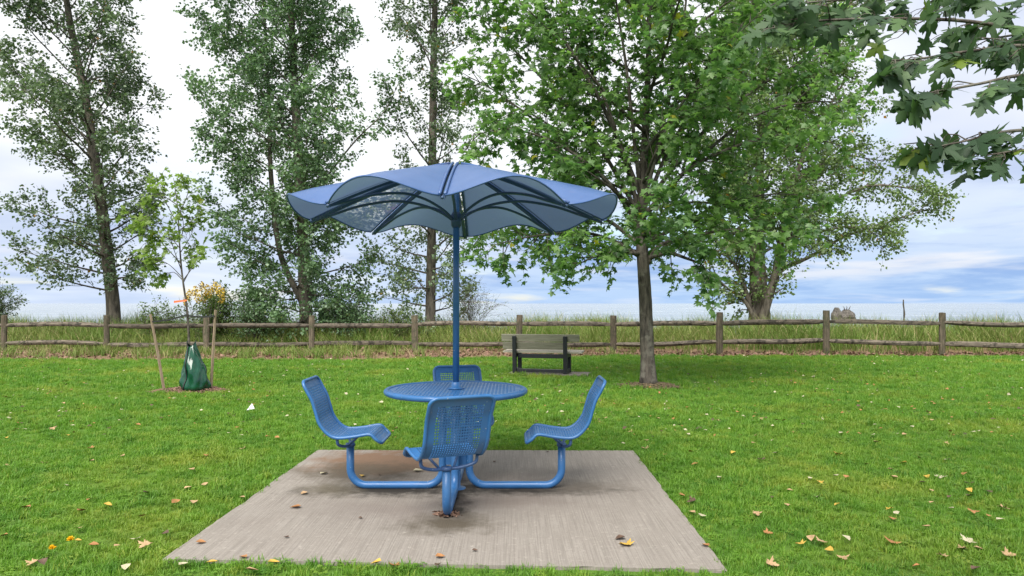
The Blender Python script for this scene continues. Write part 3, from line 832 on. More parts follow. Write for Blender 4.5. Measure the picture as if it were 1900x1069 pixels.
# ------------------------------------------------------------------ poplars behind the fence
def poplar(name, label, base, trunk_px, d, radii, left, right, seed, spec, size=0.085, leafm=None, bark=None, zs=(1.5, 13), nb=56, skip=None, second=None, tint_fn=None, thin=None, extra=(), group='trees behind the fence'):
    rs = random.Random(seed)
    pts = [P(x, y, d + (0.3 * math.sin(i * 1.7))) for i, (x, y) in enumerate(trunk_px)]
    o0 = Vector(base); t = empty(name, o0, 0, label, 'tree', group)
    trunk_object(pts, radii, bark or M['bark_poplar'], t, o0, 12, 0.25, seed)
    stems = [(pts, radii)]
    if second:
        p2 = [P(x, y, d + 0.35) for x, y in second]; r2 = [0.5 * r for r in radii[:len(second)]] if len(second) <= len(radii) else [0.08] * len(second)
        r2 = list(np.linspace(0.11, 0.03, len(second))); trunk_object(p2, r2, bark or M['bark_poplar'], t, o0, 8, 0, seed + 1, 'second_stem'); stems.append((p2, r2))
    limbs = []; ga = rs.random() * 6
    zmin, zmax = zs
    for k in range(nb):
        z = zmin + (zmax - zmin) * (k + rs.random()) / nb
        sp, sr = stems[rs.randrange(len(stems))]
        hz = [p.z for p in sp]
        if z > hz[-1] - 0.1: sp, sr = stems[0]; hz = [p.z for p in sp]
        if z > hz[-1]: z = hz[-1] - 0.05
        x = float(np.interp(z, hz, [p.x for p in sp])); y = float(np.interp(z, hz, [p.y for p in sp])); r = float(np.interp(z, hz, np.interp(np.linspace(0, 1, len(hz)), np.linspace(0, 1, len(sr)), sr)))
        ga += 2.39996 + rs.uniform(-.4, .4); c, s = math.cos(ga), math.sin(ga)
        reach = float(np.interp(z, *(right if c > 0 else left))) * (abs(c) + 0.0) + 2.0 * abs(s) * (1 - abs(c) * 0.6)
        reach = max(0.5, (reach - 0.45) * rs.uniform(.7, 1.08))
        el = R(float(np.interp(z, [1, 4, 13], [-2, 26, 52])) + rs.uniform(-12, 12))
        dv = Vector((c * math.cos(el), s * math.cos(el), math.sin(el)))
        if thin and rs.random() < thin(z, c): continue
        path = walk(rs, Vector((x, y, z)), dv, max(0.5, reach / max(.55, math.cos(el))), 8, 0.07, 0.02)
        lb = grow_limb(rs, path, max(0.010, min(0.04, r * 0.26)), spec); limbs.append(lb)
    for pth, r0 in extra:
        lb = grow_limb(rs, spline([P(x, y, dd) for x, y, dd in pth], 3), r0, spec); limbs.append(lb)
    for lb in limbs: limb_object(Limb.__new__(Limb) if False else type('L', (), {'tubes': [(pp, rr, n) for pp, rr, n in lb.tubes]})(), bark or M['bark_poplar'], t, o0)
    crown(limbs, leaf_ovate() if size > 0.12 else leaf_simple(), leafm or M['leaf_poplar'], t, o0, size, seed, 0.1, tint_fn=tint_fn)
    return t

def ZPX(d): return lambda y: CAM_H - (y - 563) / FPX * d
SP = dict(sub=8, ref=3.0, twigs=5, leaves=15, sub_len=0.95, twig_len=0.42, droop=-0.015, sub_up=0.1, spread=0.075, leaf_dir=-0.4)
d1 = 24.0; z1 = ZPX(d1)
poplar('poplar_tree', 'tall dark poplar leaning left at the left end of the fence', P(210, 594, d1).to_tuple()[:2] + (0.0,),
       [(211, 640), (210, 560), (196, 440), (180, 320), (160, 190), (140, 90), (122, -10), (100, -180)], d1, [0.24, 0.21, 0.18, 0.16, 0.13, 0.11, 0.09, 0.03],
       ([0, 2, 5, 8, 12, 14], [2.6, 3.6, 4.2, 4.0, 3.2, 1.2]), ([0, 2, 4, 6, 8, 10, 12, 14], [0.8, 1.6, 2.0, 2.3, 2.6, 2.3, 2.2, 1.0]), 21, dict(SP, leaves=13, sub=7), 0.108, zs=(1.7, 13.6), nb=64,
       tint_fn=lambda p: 0.15 * math.sin(p[0] * 1.3 + p[2] * 1.1))
d2 = 23.4
poplar('poplar_tree', 'broad twin-stemmed poplar with dense foliage behind the umbrella', P(568, 594, d2).to_tuple()[:2] + (0.0,),
       [(570, 640), (566, 540), (562, 440), (556, 320), (548, 180), (543, 80), (538, -20), (530, -170)], d2, [0.22, 0.20, 0.17, 0.15, 0.13, 0.11, 0.09, 0.03],
       ([0, 2, 4, 6, 9, 12, 14], [2.6, 2.9, 3.1, 3.4, 3.3, 2.6, 1.0]), ([0, 2, 4, 6, 8, 10, 12, 14], [2.4, 2.5, 2.2, 1.9, 1.7, 2.2, 2.4, 1.0]), 33, dict(SP, sub=8, leaves=14), 0.108, M['leaf_poplar_b'], zs=(0.6, 13.2), nb=96,
       second=[(560, 560), (520, 470), (503, 330), (500, 200), (492, 60), (485, -100)], tint_fn=lambda p: 0.12 * math.sin(p[0] * 1.7 + p[2] * 1.4),
       extra=[(((575, 370, 23.2), (620, 310, 23.0), (665, 255, 22.9), (715, 205, 22.8), (745, 140, 22.8)), 0.04)])
d3 = 24.6
poplar('poplar_tree', 'slender poplar with a bare gappy middle and straight trunk behind the pole', P(798, 594, d3).to_tuple()[:2] + (0.0,),
       [(798, 640), (799, 540), (801, 430), (802, 320), (803, 200), (805, 90), (808, -20), (812, -150)], d3, [0.19, 0.17, 0.15, 0.135, 0.12, 0.11, 0.09, 0.03],
       ([0, 2, 3.5, 5, 8, 11, 13], [1.6, 2.3, 2.4, 2.0, 2.4, 2.3, 1.2]), ([0, 2, 3.5, 5, 8, 11, 13], [1.5, 2.1, 2.2, 1.7, 1.7, 1.7, 1.0]), 47, dict(SP, sub=6, leaves=12), 0.104, zs=(0.7, 13), nb=56,
       thin=lambda z, c: 0.35 if 5 < z < 9 else 0.0, tint_fn=lambda p: 0.25 if p[2] < 4.2 else -0.05)
d4 = 25.0
def thin4(z, c): return 0.0
poplar('cottonwood_tree', 'thick-trunked spreading cottonwood with sparse reddish twigs behind the maple', P(1410, 592, d4).to_tuple()[:2] + (0.0,),
       [(1408, 640), (1408, 575), (1406, 520), (1404, 440), (1408, 340), (1412, 220), (1420, 110), (1430, 10)], d4, [0.42, 0.36, 0.29, 0.22, 0.16, 0.12, 0.085, 0.04],
       ([0, 2.5, 5, 8, 11], [0.4, 1.4, 2.0, 2.6, 1.0]), ([0, 2.5, 5, 8, 9, 11], [0.5, 2.2, 3.6, 4.3, 4.2, 1.6]), 58, dict(SP, sub=11, leaves=15, droop=-0.02, twig_len=0.50, spread=0.09), 0.108, M['leaf_cotton'], M['bark_pale'], zs=(3.0, 11.5), nb=56,
       extra=[(((1408, 625, 25.0), (1420, 570, 24.9), (1440, 505, 24.8), (1452, 430, 24.7), (1475, 330, 24.7), (1520, 230, 24.6), (1580, 130, 24.6)), 0.20),
              (((1446, 500, 24.8), (1500, 478, 24.5), (1565, 440, 24.4), (1640, 415, 24.3), (1730, 385, 24.2)), 0.085),
              (((1460, 400, 24.8), (1530, 380, 24.5), (1610, 345, 24.4), (1690, 350, 24.3), (1750, 365, 24.2)), 0.075),
              (((1480, 330, 24.7), (1560, 290, 25.0), (1640, 300, 25.2)), 0.06),
              (((1450, 440, 24.8), (1520, 430, 24.2), (1590, 420, 23.9), (1650, 450, 23.8)), 0.06),
              (((1404, 600, 25.0), (1390, 560, 24.9), (1376, 520, 24.8), (1362, 490, 24.7), (1320, 440, 24.6)), 0.12),
              (((1406, 615, 25.0), (1394, 580, 24.8), (1378, 555, 24.7), (1350, 535, 24.6), (1310, 495, 24.5)), 0.10)])

# ------------------------------------------------------------------ lawn maple
def build_maple():
    d = 12.6; rs = random.Random(77); o0 = P(1203, 712, d); o0.z = 0
    t = empty('maple_tree', o0, 0, 'leafy green maple with a single trunk standing on the lawn', 'tree')
    tp = [P(1203, 716, d), P(1200, 640, d), P(1197, 560, d), P(1193, 490, d), P(1189, 430, d), P(1192, 340, d), P(1198, 230, d + .1), P(1203, 100, d), P(1205, -60, d), P(1208, -190, d)]
    tr = [0.132, 0.118, 0.110, 0.104, 0.092, 0.075, 0.062, 0.045, 0.03, 0.015]
    trunk_object(tp, tr, M['bark_maple'], t, o0, 14, 0.30, 4)
    spec = dict(sub=10, ref=2.6, twigs=5, leaves=7, sub_len=0.85, twig_len=0.34, droop=-0.03, sub_up=0.05, spread=0.05, leaf_dir=-0.35, bare=0.16)
    limbs = []
    hand = [((1190, 478), (1140, 448), (1070, 430), (980, 440), (915, 455), -0.2), ((1188, 455), (1120, 405), (1030, 380), (930, 400), (890, 430), 0.9),
            ((1200, 492), (1225, 455), (1280, 440), (1370, 425), (1470, 440), -0.5), ((1196, 450), (1260, 420), (1340, 380), (1440, 360), (1530, 370), 0.6),
            ((1186, 420), (1130, 340), (1040, 270), (950, 240), (880, 250), -0.9), ((1195, 400), (1270, 320), (1370, 270), (1470, 250), (1560, 270), -0.8),
            ((1190, 470), (1165, 470), (1130, 470), (1095, 480), (1075, 490), -1.0), ((1200, 480), (1240, 470), (1275, 480), (1300, 490), (1310, 500), -1.2),
            ((1188, 400), (1160, 300), (1120, 180), (1060, 60), (1020, -60), 0.3), ((1194, 390), (1240, 280), (1310, 160), (1380, 40), (1430, -60), 0.4),
            ((1190, 370), (1175, 240), (1160, 110), (1140, -20), (1130, -120), -0.7), ((1187, 400), (1110, 270), (1010, 150), (930, 70), (880, 20), 0.5), ((1188, 360), (1120, 200), (1050, 80), (980, -10), (930, -80), -0.6), ((1186, 410), (1100, 310), (1000, 230), (920, 170), (865, 140), 0.9), ((1197, 380), (1300, 250), (1410, 160), (1500, 110), (1560, 90), -0.5), ((1197, 400), (1290, 300), (1400, 215), (1500, 190), (1580, 190), 1.0), ((1196, 370), (1230, 230), (1260, 100), (1275, -20), (1280, -120), -0.9)]
    for q in hand:
        dy = q[-1]; n = len(q) - 1
        path = spline([P(x, y, d + dy * i / (n - 1)) for i, (x, y) in enumerate(q[:-1])], 4)
        limbs.append(grow_limb(rs, path, 0.045, spec))
    ga = 0.5
    for k in range(30):
        z = 2.25 + 5.6 * (k + rs.random()) / 30; ga += 2.4 + rs.uniform(-.3, .3)
        x = float(np.interp(z, [p.z for p in tp], [p.x for p in tp])); reach = float(np.interp(z, [2.2, 3, 4, 5, 6.5, 7.5, 8.3], [2.3, 2.9, 3.0, 2.9, 2.3, 1.6, 0.9])) * rs.uniform(.7, 1.0)
        el = R(float(np.interp(z, [2, 4, 8], [8, 28, 55])) + rs.uniform(-10, 10))
        path = walk(rs, Vector((x, d, z)), Vector((math.cos(ga) * math.cos(el), math.sin(ga) * math.cos(el), math.sin(el))), reach / max(.6, math.cos(el)), 8, 0.07, 0.0)
        limbs.append(grow_limb(rs, path, 0.034, spec))
    for lb in limbs: limb_object(lb, M['bark_maple'], t, o0)
    crown(limbs, leaf_maple(), M['leaf_maple'], t, o0, 0.104, 9, 1.0, split=300, tint=(0.0, 0.9), tint_fn=lambda p: 0.2 * math.sin(p[0] * 2.1 + p[2] * 2.7 + p[1]))
build_maple()

# ------------------------------------------------------------------ sapling, stakes, watering bag, mulch
SD = 11.9
def build_sapling():
    rs = random.Random(8); o0 = P(352, 716, SD); o0.z = 0
    t = empty('maple_sapling', o0, 0, 'young yellow-green maple sapling held between two stakes', 'sapling')
    tp = [P(353, 718, SD), P(351, 640, SD), P(347, 575, SD), P(338, 510, SD), (P(333, 450, SD)), P(330, 390, SD), P(322, 330, SD)]
    trunk_object(tp, [0.022, 0.02, 0.018, 0.015, 0.012, 0.009, 0.004], M['bark_maple'], t, o0, 8, 0, 2)
    spec = dict(sub=5, ref=0.8, twigs=2, leaves=5, sub_len=0.19, twig_len=0.16, droop=-0.02, sub_up=0.05, spread=0.035, leaf_dir=-0.3, bare=0.25)
    limbs = []
    for q in [((338, 515), (315, 492), (292, 482), (272, 490)), ((336, 490), (300, 450), (270, 420), (250, 405)), ((333, 460), (300, 420), (280, 400), (262, 410)), ((331, 420), (310, 380), (295, 350), (290, 325)), ((330, 400), (345, 370), (350, 345), (345, 330)),
              ((334, 470), (350, 445), (358, 425), (356, 405)), ((340, 520), (358, 495), (366, 478), (370, 485)), ((333, 450), (300, 440), (280, 445), (265, 455)), ((331, 430), (355, 410), (368, 395), (372, 385)), ((336, 500), (325, 470), (318, 450), (312, 440)), ((333, 450), (340, 425), (338, 400), (330, 385)), ((339, 520), (322, 505), (305, 512), (290, 518)), ((340, 525), (352, 500), (356, 470), (350, 450)), ((328, 380), (305, 365), (285, 362), (270, 372))]:
        dy = rs.uniform(-.4, .4)
        limbs.append(grow_limb(rs, spline([P(x, y, SD + dy * i / 3) for i, (x, y) in enumerate(q)], 3), 0.008, spec))
    for lb in limbs: limb_object(lb, M['bark_maple'], t, o0)
    crown(limbs, leaf_maple(), M['leaf_young'], t, o0, 0.080, 5, 0.8)
    tape = MB(); a = P(346, 556, SD - .03); b = P(322, 560, SD - .03)
    tape.add([a, a + Vector((0, 0, -.025)), b + Vector((0, .01, -.02)), b + Vector((0, .01, .015)), a + Vector((0, .004, 0)), a + Vector((0, .004, -.025)), b + Vector((0, .014, -.02)), b + Vector((0, .014, .015))], [(0, 1, 2, 3), (7, 6, 5, 4), (0, 3, 7, 4), (1, 5, 6, 2), (2, 6, 7, 3)])
    o = link('ribbon', pymesh('ribbon', [v - o0 for v in tape.v], tape.f), M['orange_tape'], t); o['label'] = 'orange ribbon tied round the thin trunk'
build_sapling()
def stake(a, b, label):
    a = Vector(a); b = Vector(b); m = MB(); m.tube([(0, 0, -0.05), (b - a) * 0.5, b - a], [0.026, 0.025, 0.021], 4)
    o = m.build('tree_stake', M['stake'], None, loc=a, bevel=0.003); tag(o, label, 'stake', 'stakes beside the sapling')
sa0, sa1 = P(306, 723, 11.75), P(279, 583, 11.75); sa0.z = 0
sb0, sb1 = P(391, 719, 11.95), P(400, 575, 11.95); sb0.z = 0
stake(sa0, sa1, 'weathered wooden stake leaning outward, away from the green bag and sapling')
stake(sb0, sb1, 'pale brown wooden stake nearly upright, just past the green bag')
def strap(a, b, label):
    m = MB(); pts = [a.lerp(b, i / 8) + Vector((0, 0, -0.02 * math.sin(PI * i / 8))) for i in range(9)]
    V = []; F = []
    for p in pts:
        for dy, dz in ((-.004, .014), (.004, .014), (.004, -.014), (-.004, -.014)): V.append(p + Vector((0, dy, dz)) - pts[0])
    for i in range(8):
        for q in range(4): F.append((i * 4 + q, i * 4 + (q + 1) % 4, i * 4 + 4 + (q + 1) % 4, i * 4 + 4 + q))
    F += [(0, 1, 2, 3), (35, 34, 33, 32)]
    tag(m.add(V, F).build('tie_strap', M['strap'], None, loc=pts[0]), label, 'strap', 'straps holding the sapling')
strap(P(282, 597, 11.72), P(348, 584, 11.86), 'black strap from the leaning stake to the sapling trunk')
strap(P(350, 586, 11.88), P(398, 586, 11.92), 'black strap from the sapling trunk to the upright stake')

def build_bag():
    o0 = P(361, 722, 11.75); o0.z = 0.0
    b = empty('watering_bag', o0, 0, 'green vinyl watering bag slumped round the sapling base', 'bag')
    nz, n = 22, 40; V = []; F = []; H = 0.74; rs = random.Random(6)
    for k in range(nz + 1):
        t = k / nz; z = 0.02 + H * t
        rx = float(np.interp(t, [0, .05, .15, .4, .7, .88, 1], [.20, .235, .235, .205, .135, .09, .075])); ry = float(np.interp(t, [0, .05, .2, .6, .9, 1], [.15, .185, .18, .13, .06, .035]))
        cx = float(np.interp(t, [0, .5, 1], [0.01, 0.0, -0.055]))
        for q in range(n):
            a = 2 * PI * q / n
            fold = 1 + 0.085 * math.sin(5 * a + 7 * t) + 0.06 * math.sin(9 * a - 11 * t + 1) + 0.05 * math.sin(14 * t + 3 * a)
            zz = z + (0.045 * math.cos(2 * a) if k == nz else 0) + 0.012 * math.sin(4 * a) * t
            V.append((cx + rx * .9 * fold * math.cos(a), ry * fold * math.sin(a), zz))
    for k in range(nz):
        for q in range(n): F.append((k * n + q, k * n + (q + 1) % n, (k + 1) * n + (q + 1) % n, (k + 1) * n + q))
    F.append(tuple(range(n - 1, -1, -1)))
    link('bag_body', pymesh('bag_body', V, F, True), M['bag'], b)
    q = int(n * 0.69); pts = [Vector(V[k * n + q]) + Vector((-.004, -.006, 0)) for k in range(nz + 1)]
    MB().tube(pts, 0.011, 5).build('zip', M['zip'], b, True)
    q = int(n * 0.02); rim = [Vector(V[nz * n + i]) for i in range(n)]
    MB().tube(rim, 0.008, 5, closed=True).build('top_hem', M['zip'], b, True)
build_bag()

def chips(name, cx, cy, rx, ry, num, m, label, seed, size=0.035, h=0.05):
    g = np.random.default_rng(seed); r = np.sqrt(g.random(num)) ; a = g.uniform(0, 2 * PI, num)
    edge = 1 + 0.15 * np.sin(3 * a + seed) + 0.1 * np.sin(7 * a)
    pos = np.stack((cx + rx * r * edge * np.cos(a), cy + ry * r * edge * np.sin(a), 0.004 + h * (1 - r ** 2) * g.uniform(.5, 1.1, num)), 1)
    v = np.array([(-.5, -.18, 0), (.5, -.14, 0.03), (.46, .16, 0), (-.45, .18, 0.04), (-.5, -.18, .12), (.5, -.14, .12), (.46, .16, .1), (-.45, .18, .13)])
    f = [(3, 2, 1, 0), (4, 5, 6, 7), (0, 1, 5, 4), (1, 2, 6, 5), (2, 3, 7, 6), (3, 0, 4, 7)]
    di = g.normal(0, 1, (num, 3)); di[:, 2] *= 0.25; nm = g.normal(0, .35, (num, 3)); nm[:, 2] += 1
    me = scatter(name, (v, f), pos, frames(di, nm), size * g.uniform(.5, 1.6, num), g.random(num))
    return tag(link(name, me, m), label, 'mulch', kind='stuff')
mp = P(352, 725, 11.8)
chips('mulch', mp.x, 11.85, 0.60, 0.42, 1500, M['mulch'], 'brown bark mulch ringed round the sapling base', 3)
mq = P(1203, 714, 12.6)
M['dead_grass'] = simple('dead_thatch', (0.13, 0.10, 0.055), 0.9, 0.5, 25)
chips('tree_litter', mq.x + 0.02, 12.5, 0.55, 0.45, 1300, M['dead_grass'], 'dull brown thatch ringed round the maple trunk', 5, 0.05, 0.04)

# ------------------------------------------------------------------ overhanging maple limb beside the viewer
def build_overhang():
    rs = random.Random(15); o0 = Vector((4.1, 3.6, 0))
    t = empty('overhanging_maple', o0, 0, 'maple whose near branches with large dark leaves hang in from the upper right', 'tree')
    trunk_object([o0, o0 + Vector((-.03, 0, 1.2)), o0 + Vector((0.02, .05, 2.6)), o0 + Vector((0.05, 0, 4.2)), o0 + Vector((.1, .1, 6.2)), o0 + Vector((.1, .1, 8.0))], [0.19, 0.16, 0.14, 0.11, 0.07, 0.02], M['bark_maple'], t, o0, 12, .3, 5)
    # twigs in sight, each from the limb outside the picture
    tw = [([(2180, 120, 3.3), (1960, 70, 3.2), (1800, 40, 3.1), (1640, 35, 3.05), (1500, 40, 3.0), (1420, 55, 2.95)], 60, 30),
          ([(2180, 120, 3.3), (1980, 20, 3.3), (1850, -10, 3.2), (1700, -5, 3.2), (1560, 0, 3.1), (1440, 10, 3.0)], 52, 22),
          ([(2180, 140, 3.3), (1990, 100, 3.0), (1900, 85, 2.9), (1800, 95, 2.8), (1700, 110, 2.75), (1655, 112, 2.7)], 44, 20),
          ([(2180, 160, 3.3), (2000, 150, 3.0), (1900, 140, 2.8), (1820, 155, 2.7), (1740, 170, 2.65), (1690, 178, 2.6)], 36, 14),
          ([(2180, 200, 3.3), (2000, 235, 2.9), (1930, 240, 2.8), (1860, 245, 2.7), (1790, 262, 2.65), (1740, 272, 2.6)], 34, 10),
          ([(2200, 100, 3.4), (2000, 60, 3.5), (1920, 60, 3.4), (1850, 70, 3.3), (1800, 75, 3.3)], 40, 14)]
    limb = MB(); j = P(2180, 140, 3.3)
    lp = spline([o0 + Vector((0, 0, 2.1)), o0 + Vector((-.45, -.05, 2.35)), j], 5)
    limb.tube([p - o0 for p in lp], [0.06 - 0.003 * i for i in range(len(lp))], 8); limb.build('branch', M['bark_maple'], t, True)
    fine = leaf_maple(True); meshes = []
    for ti in (0.05, 0.2, 0.4, 0.6, 0.85, 0.97):
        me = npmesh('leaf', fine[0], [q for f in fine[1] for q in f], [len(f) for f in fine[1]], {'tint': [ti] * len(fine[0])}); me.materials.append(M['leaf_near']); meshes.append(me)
    stalks = []
    tw.append(([(2180, 200, 3.3), (2030, 265, 2.9), (1960, 280, 2.75), (1890, 280, 2.65), (1820, 290, 2.6)], 26, 0))
    for pts, nl, tilt in tw:
        nl = int(nl * 1.0)
        pth = spline([P(*q) for q in pts], 5); mb = MB(); n = len(pth)
        mb.tube([p - o0 for p in pth], [0.011 * (1 - .8 * i / n) for i in range(n)], 6)
        for k in range(nl):
            f = 0.22 + 0.78 * (k + rs.random() * .8) / nl; p, dv = along(pth, min(f, .995))
            ang = rs.uniform(-1.0, 1.0); side = dv.cross(Vector((0, 0, 1))).normalized()
            sd = (dv * math.cos(ang) + side * math.sin(ang) + Vector((0, 0, rs.uniform(-.7, .15)))).normalized()
            if k % 3 == 0:      # a side twig that carries the next few leaves
                tw0 = p; twd = (dv * .6 + side * rs.uniform(-1, 1) + Vector((0, 0, rs.uniform(-.5, .35)))).normalized(); twl = rs.uniform(.03, .14)
                mb.tube([p - o0, p + twd * twl * .5 + Vector((0, 0, .01)) - o0, p + twd * twl - o0], [0.003, 0.0024, 0.0018], 4, cap=False)
            p = tw0 + twd * twl * (0.35 + 0.32 * (k % 3)); q = p + sd * rs.uniform(.025, .075)
            mb.tube([p - o0, (p + q) * .5 + Vector((0, 0, .006)) - o0, q - o0], 0.0016, 3, cap=False)
            nm = Vector((rs.gauss(0, .7), rs.gauss(-.15, .8), 1.0 if rs.random() < .7 else .1))
            fr = frames(np.array([tuple(sd + Vector((0, 0, rs.uniform(-.5, 0))))]), np.array([tuple(nm)]))[0]
            o = link('leaf', meshes[rs.choices(range(6), (6, 6, 4, 3, 1.5, .5))[0]], None, t)
            mt = Matrix(fr.tolist()).to_4x4(); mt.translation = q - o0; o.matrix_local = mt @ Matrix.Scale(rs.uniform(.07, .115), 4)
        mb.build('twig', M['bark_maple'], t, True)
    # the rest of the crown, above and beyond the picture
    spec = dict(sub=6, ref=2.6, twigs=3, leaves=6, sub_len=0.8, twig_len=0.3, droop=-0.02, sub_up=0.1, spread=0.05, leaf_dir=-0.3)
    limbs = []; ga = 0
    for k in range(16):
        z = 4.2 + 3.6 * k / 16; ga += 2.4; el = R(30 + 30 * k / 16)
        limbs.append(grow_limb(rs, walk(rs, o0 + Vector((0.05, .05, z)), Vector((math.cos(ga) * math.cos(el), math.sin(ga) * math.cos(el), math.sin(el))), 2.1 - 0.08 * k, 7, .07, .02), 0.03, spec))
    for lb in limbs: limb_object(lb, M['bark_maple'], t, o0)
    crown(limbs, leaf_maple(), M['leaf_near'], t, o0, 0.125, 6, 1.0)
build_overhang()

# ------------------------------------------------------------------ shrubs, goldenrod, stump, marker
def shrub(name, label, px, d, w, h, seed, m, size=0.07, n=16, cat='shrub', spec=None, z0=None):
    rs = random.Random(seed); x = (px - 950) / FPX * d; o0 = Vector((x, d, gz(x, d) - 0.02))
    t = empty(name, o0, 0, label, cat, 'shrubs behind the fence'); limbs = []
    sp = dict(sub=5, ref=1.0, twigs=3, leaves=6, sub_len=0.4, twig_len=0.22, droop=-0.01, sub_up=0.15, spread=0.045, leaf_dir=-0.2, bare=0.2); sp.update(spec or {})
    for k in range(n):
        a = rs.uniform(0, 2 * PI); r = math.sqrt(rs.random()) * w
        tip = Vector((math.cos(a) * r, math.sin(a) * r * .6, h * rs.uniform(.55, 1.0) * (1 - 0.35 * (r / w) ** 2)))
        pth = walk(rs, o0.copy(), Vector((tip.x * .6, tip.y * .6, tip.z)), tip.length, 6, 0.1, -0.01)
        limbs.append(grow_limb(rs, pth, 0.012, sp))
    mb = MB()
    for lb in limbs:
        for pp, rr, nn in lb.tubes: mb.tube([p - o0 for p in pp], list(rr), 3, cap=False)
    mb.build('stems', M['bark_poplar'], t, True)
    crown(limbs, leaf_simple(0.6), m, t, o0, size, seed, 0.4, name='foliage')
    return t
shrub('leafy_shrub', 'bushy shrub growing behind the sapling beneath the goldenrod', 396, 22.8, 1.2, 2.05, 4, M['leaf_shrub'], 0.085, 22)
shrub('leafy_shrub', 'low shrub filling the foot of the twin-stemmed poplar', 480, 22.6, 1.2, 1.7, 5, M['leaf_poplar_b'], 0.085, 24)
shrub('leafy_shrub', 'low green shrub under the twin-stemmed poplar on its pole side', 640, 22.9, 1.1, 1.5, 6, M['leaf_poplar_b'], 0.085, 22)
shrub('leafy_shrub', 'small bush cut off by the photo edge at the far left', -12, 24.0, 1.0, 2.3, 7, M['leaf_poplar'], 0.08, 18)
shrub('leafy_shrub', 'small pale shrub at the foot of the slender poplar', 745, 23.2, 0.8, 1.2, 8, M['leaf_shrub'], 0.07, 12)
shrub('twiggy_shrub', 'nearly bare twiggy shrub beside the pole in front of the lake', 880, 24.0, 1.0, 2.1, 9, M['leaf_shrub'], 0.06, 11, spec=dict(leaves=1, sub=7, twigs=3, sub_len=.6, twig_len=.4))
shrub('leafy_shrub', 'rounded weedy shrub among the grass at the leaning poplar', 290, 23.0, 0.9, 1.3, 10, M['leaf_shrub'], 0.07, 14)
def goldenrod():
    d = 21.9; rs = random.Random(4); x0 = (382 - 950) / FPX * d; o0 = Vector((x0, d, gz(x0, d)))
    t = empty('goldenrod', o0, 0, 'goldenrod clump with yellow plumes above the fence by the sapling', 'plant')
    for (px, py) in ((350, 545), (362, 538), (374, 530), (384, 536), (392, 542), (405, 535), (412, 540), (345, 556), (380, 550), (398, 530), (368, 552), (412, 552)):
        tip = P(px, py, d + rs.uniform(-.2, .2)); base = o0 + Vector(((tip.x - o0.x) * .35, rs.uniform(-.2, .2), 0))
        pth = spline([base, base.lerp(tip, .6) + Vector((0, 0, .1)), tip], 5)
        MB().tube([p - o0 for p in pth], 0.006, 4).build('stem', M['bark_poplar'], t, True)
        g = np.random.default_rng(int(px)); n = 95
        u = g.random(n); ax = np.array(tip - o0); a = g.uniform(0, 2 * PI, n); r = 0.11 * np.sin(u * PI * .9 + .15) * np.sqrt(g.random(n))
        pos = ax + np.stack((np.cos(a) * r + (u - .5) * .05, np.sin(a) * r, (u - .62) * .28), 1)
        me = scatter('bloom', leaf_simple(.7), pos, frames(g.normal(0, 1, (n, 3)), g.normal(0, 1, (n, 3))), g.uniform(.04, .07, n), g.random(n))
        link('bloom', me, M['goldenrod'], t)
    g = np.random.default_rng(12); n = 420
    pos = np.stack((g.normal(0, .32, n), g.normal(0, .2, n), g.uniform(.3, 1.65, n)), 1); dr = g.normal(0, 1, (n, 3)); dr[:, 2] -= .4
    f = link('foliage', scatter('foliage', leaf_simple(.3), pos, frames(dr, np.abs(g.normal(0, 1, (n, 3)))), g.uniform(.09, .15, n), g.random(n) * .9), M['leaf_shrub'], t); f['kind'] = 'stuff'
goldenrod()

def stump():
    d = 25.5; o0 = P(1562, 590, d); o0.z = gz(o0.x, d)
    t = empty('driftwood_stump', o0, 0, 'grey driftwood stump behind the tallest fence post', 'driftwood')
    rs = random.Random(9)
    def lump(c, r, name):
        bm = bmesh.new(); bmesh.ops.create_icosphere(bm, subdivisions=3, radius=1)
        for v in bm.verts:
            p = v.co; k = 1 + .12 * math.sin(5 * p.x + 2 * p.z) + .1 * math.sin(7 * p.y + 4 * p.z + 1) + rs.uniform(-.03, .03)
            v.co = Vector((p.x * r[0] * k, p.y * r[1] * k, p.z * r[2] * k)) + Vector(c)
        me = bpy.data.meshes.new(name); bm.to_mesh(me); bm.free(); link(name, me, M['driftwood'], t)
    ztop = CAM_H - (571 - 563) / FPX * d - o0.z
    lump((.17, 0, ztop - .32), (.30, .28, .24), 'root_ball'); lump((-.20, -.05, ztop - .27), (.17, .2, .26), 'root_knob')
    for k in range(3): MB().tube([(.1 + .07 * k, 0, ztop - .08), (.08 + .1 * k, 0, ztop + .01), (.05 + .14 * k, .05, ztop + .06)], [.02, .012, .004], 5).build('root', M['driftwood'], t, True)
    d = 26.5; o1 = P(1677, 590, d); o1.z = gz(o1.x, d); zt = CAM_H - (556 - 563) / FPX * d - o1.z
    m = MB(); pts = [(0.02 * math.sin(k * 1.3), 0, zt * k / 9) for k in range(10)]; m.tube(pts, [.035, .03, .034, .026, .036, .024, .034, .022, .026, .018], 6)
    tag(m.build('marker_stick', M['bark_poplar'], None, True, loc=o1), 'thin dark stick standing up from the dune grass', 'stick')
stump()

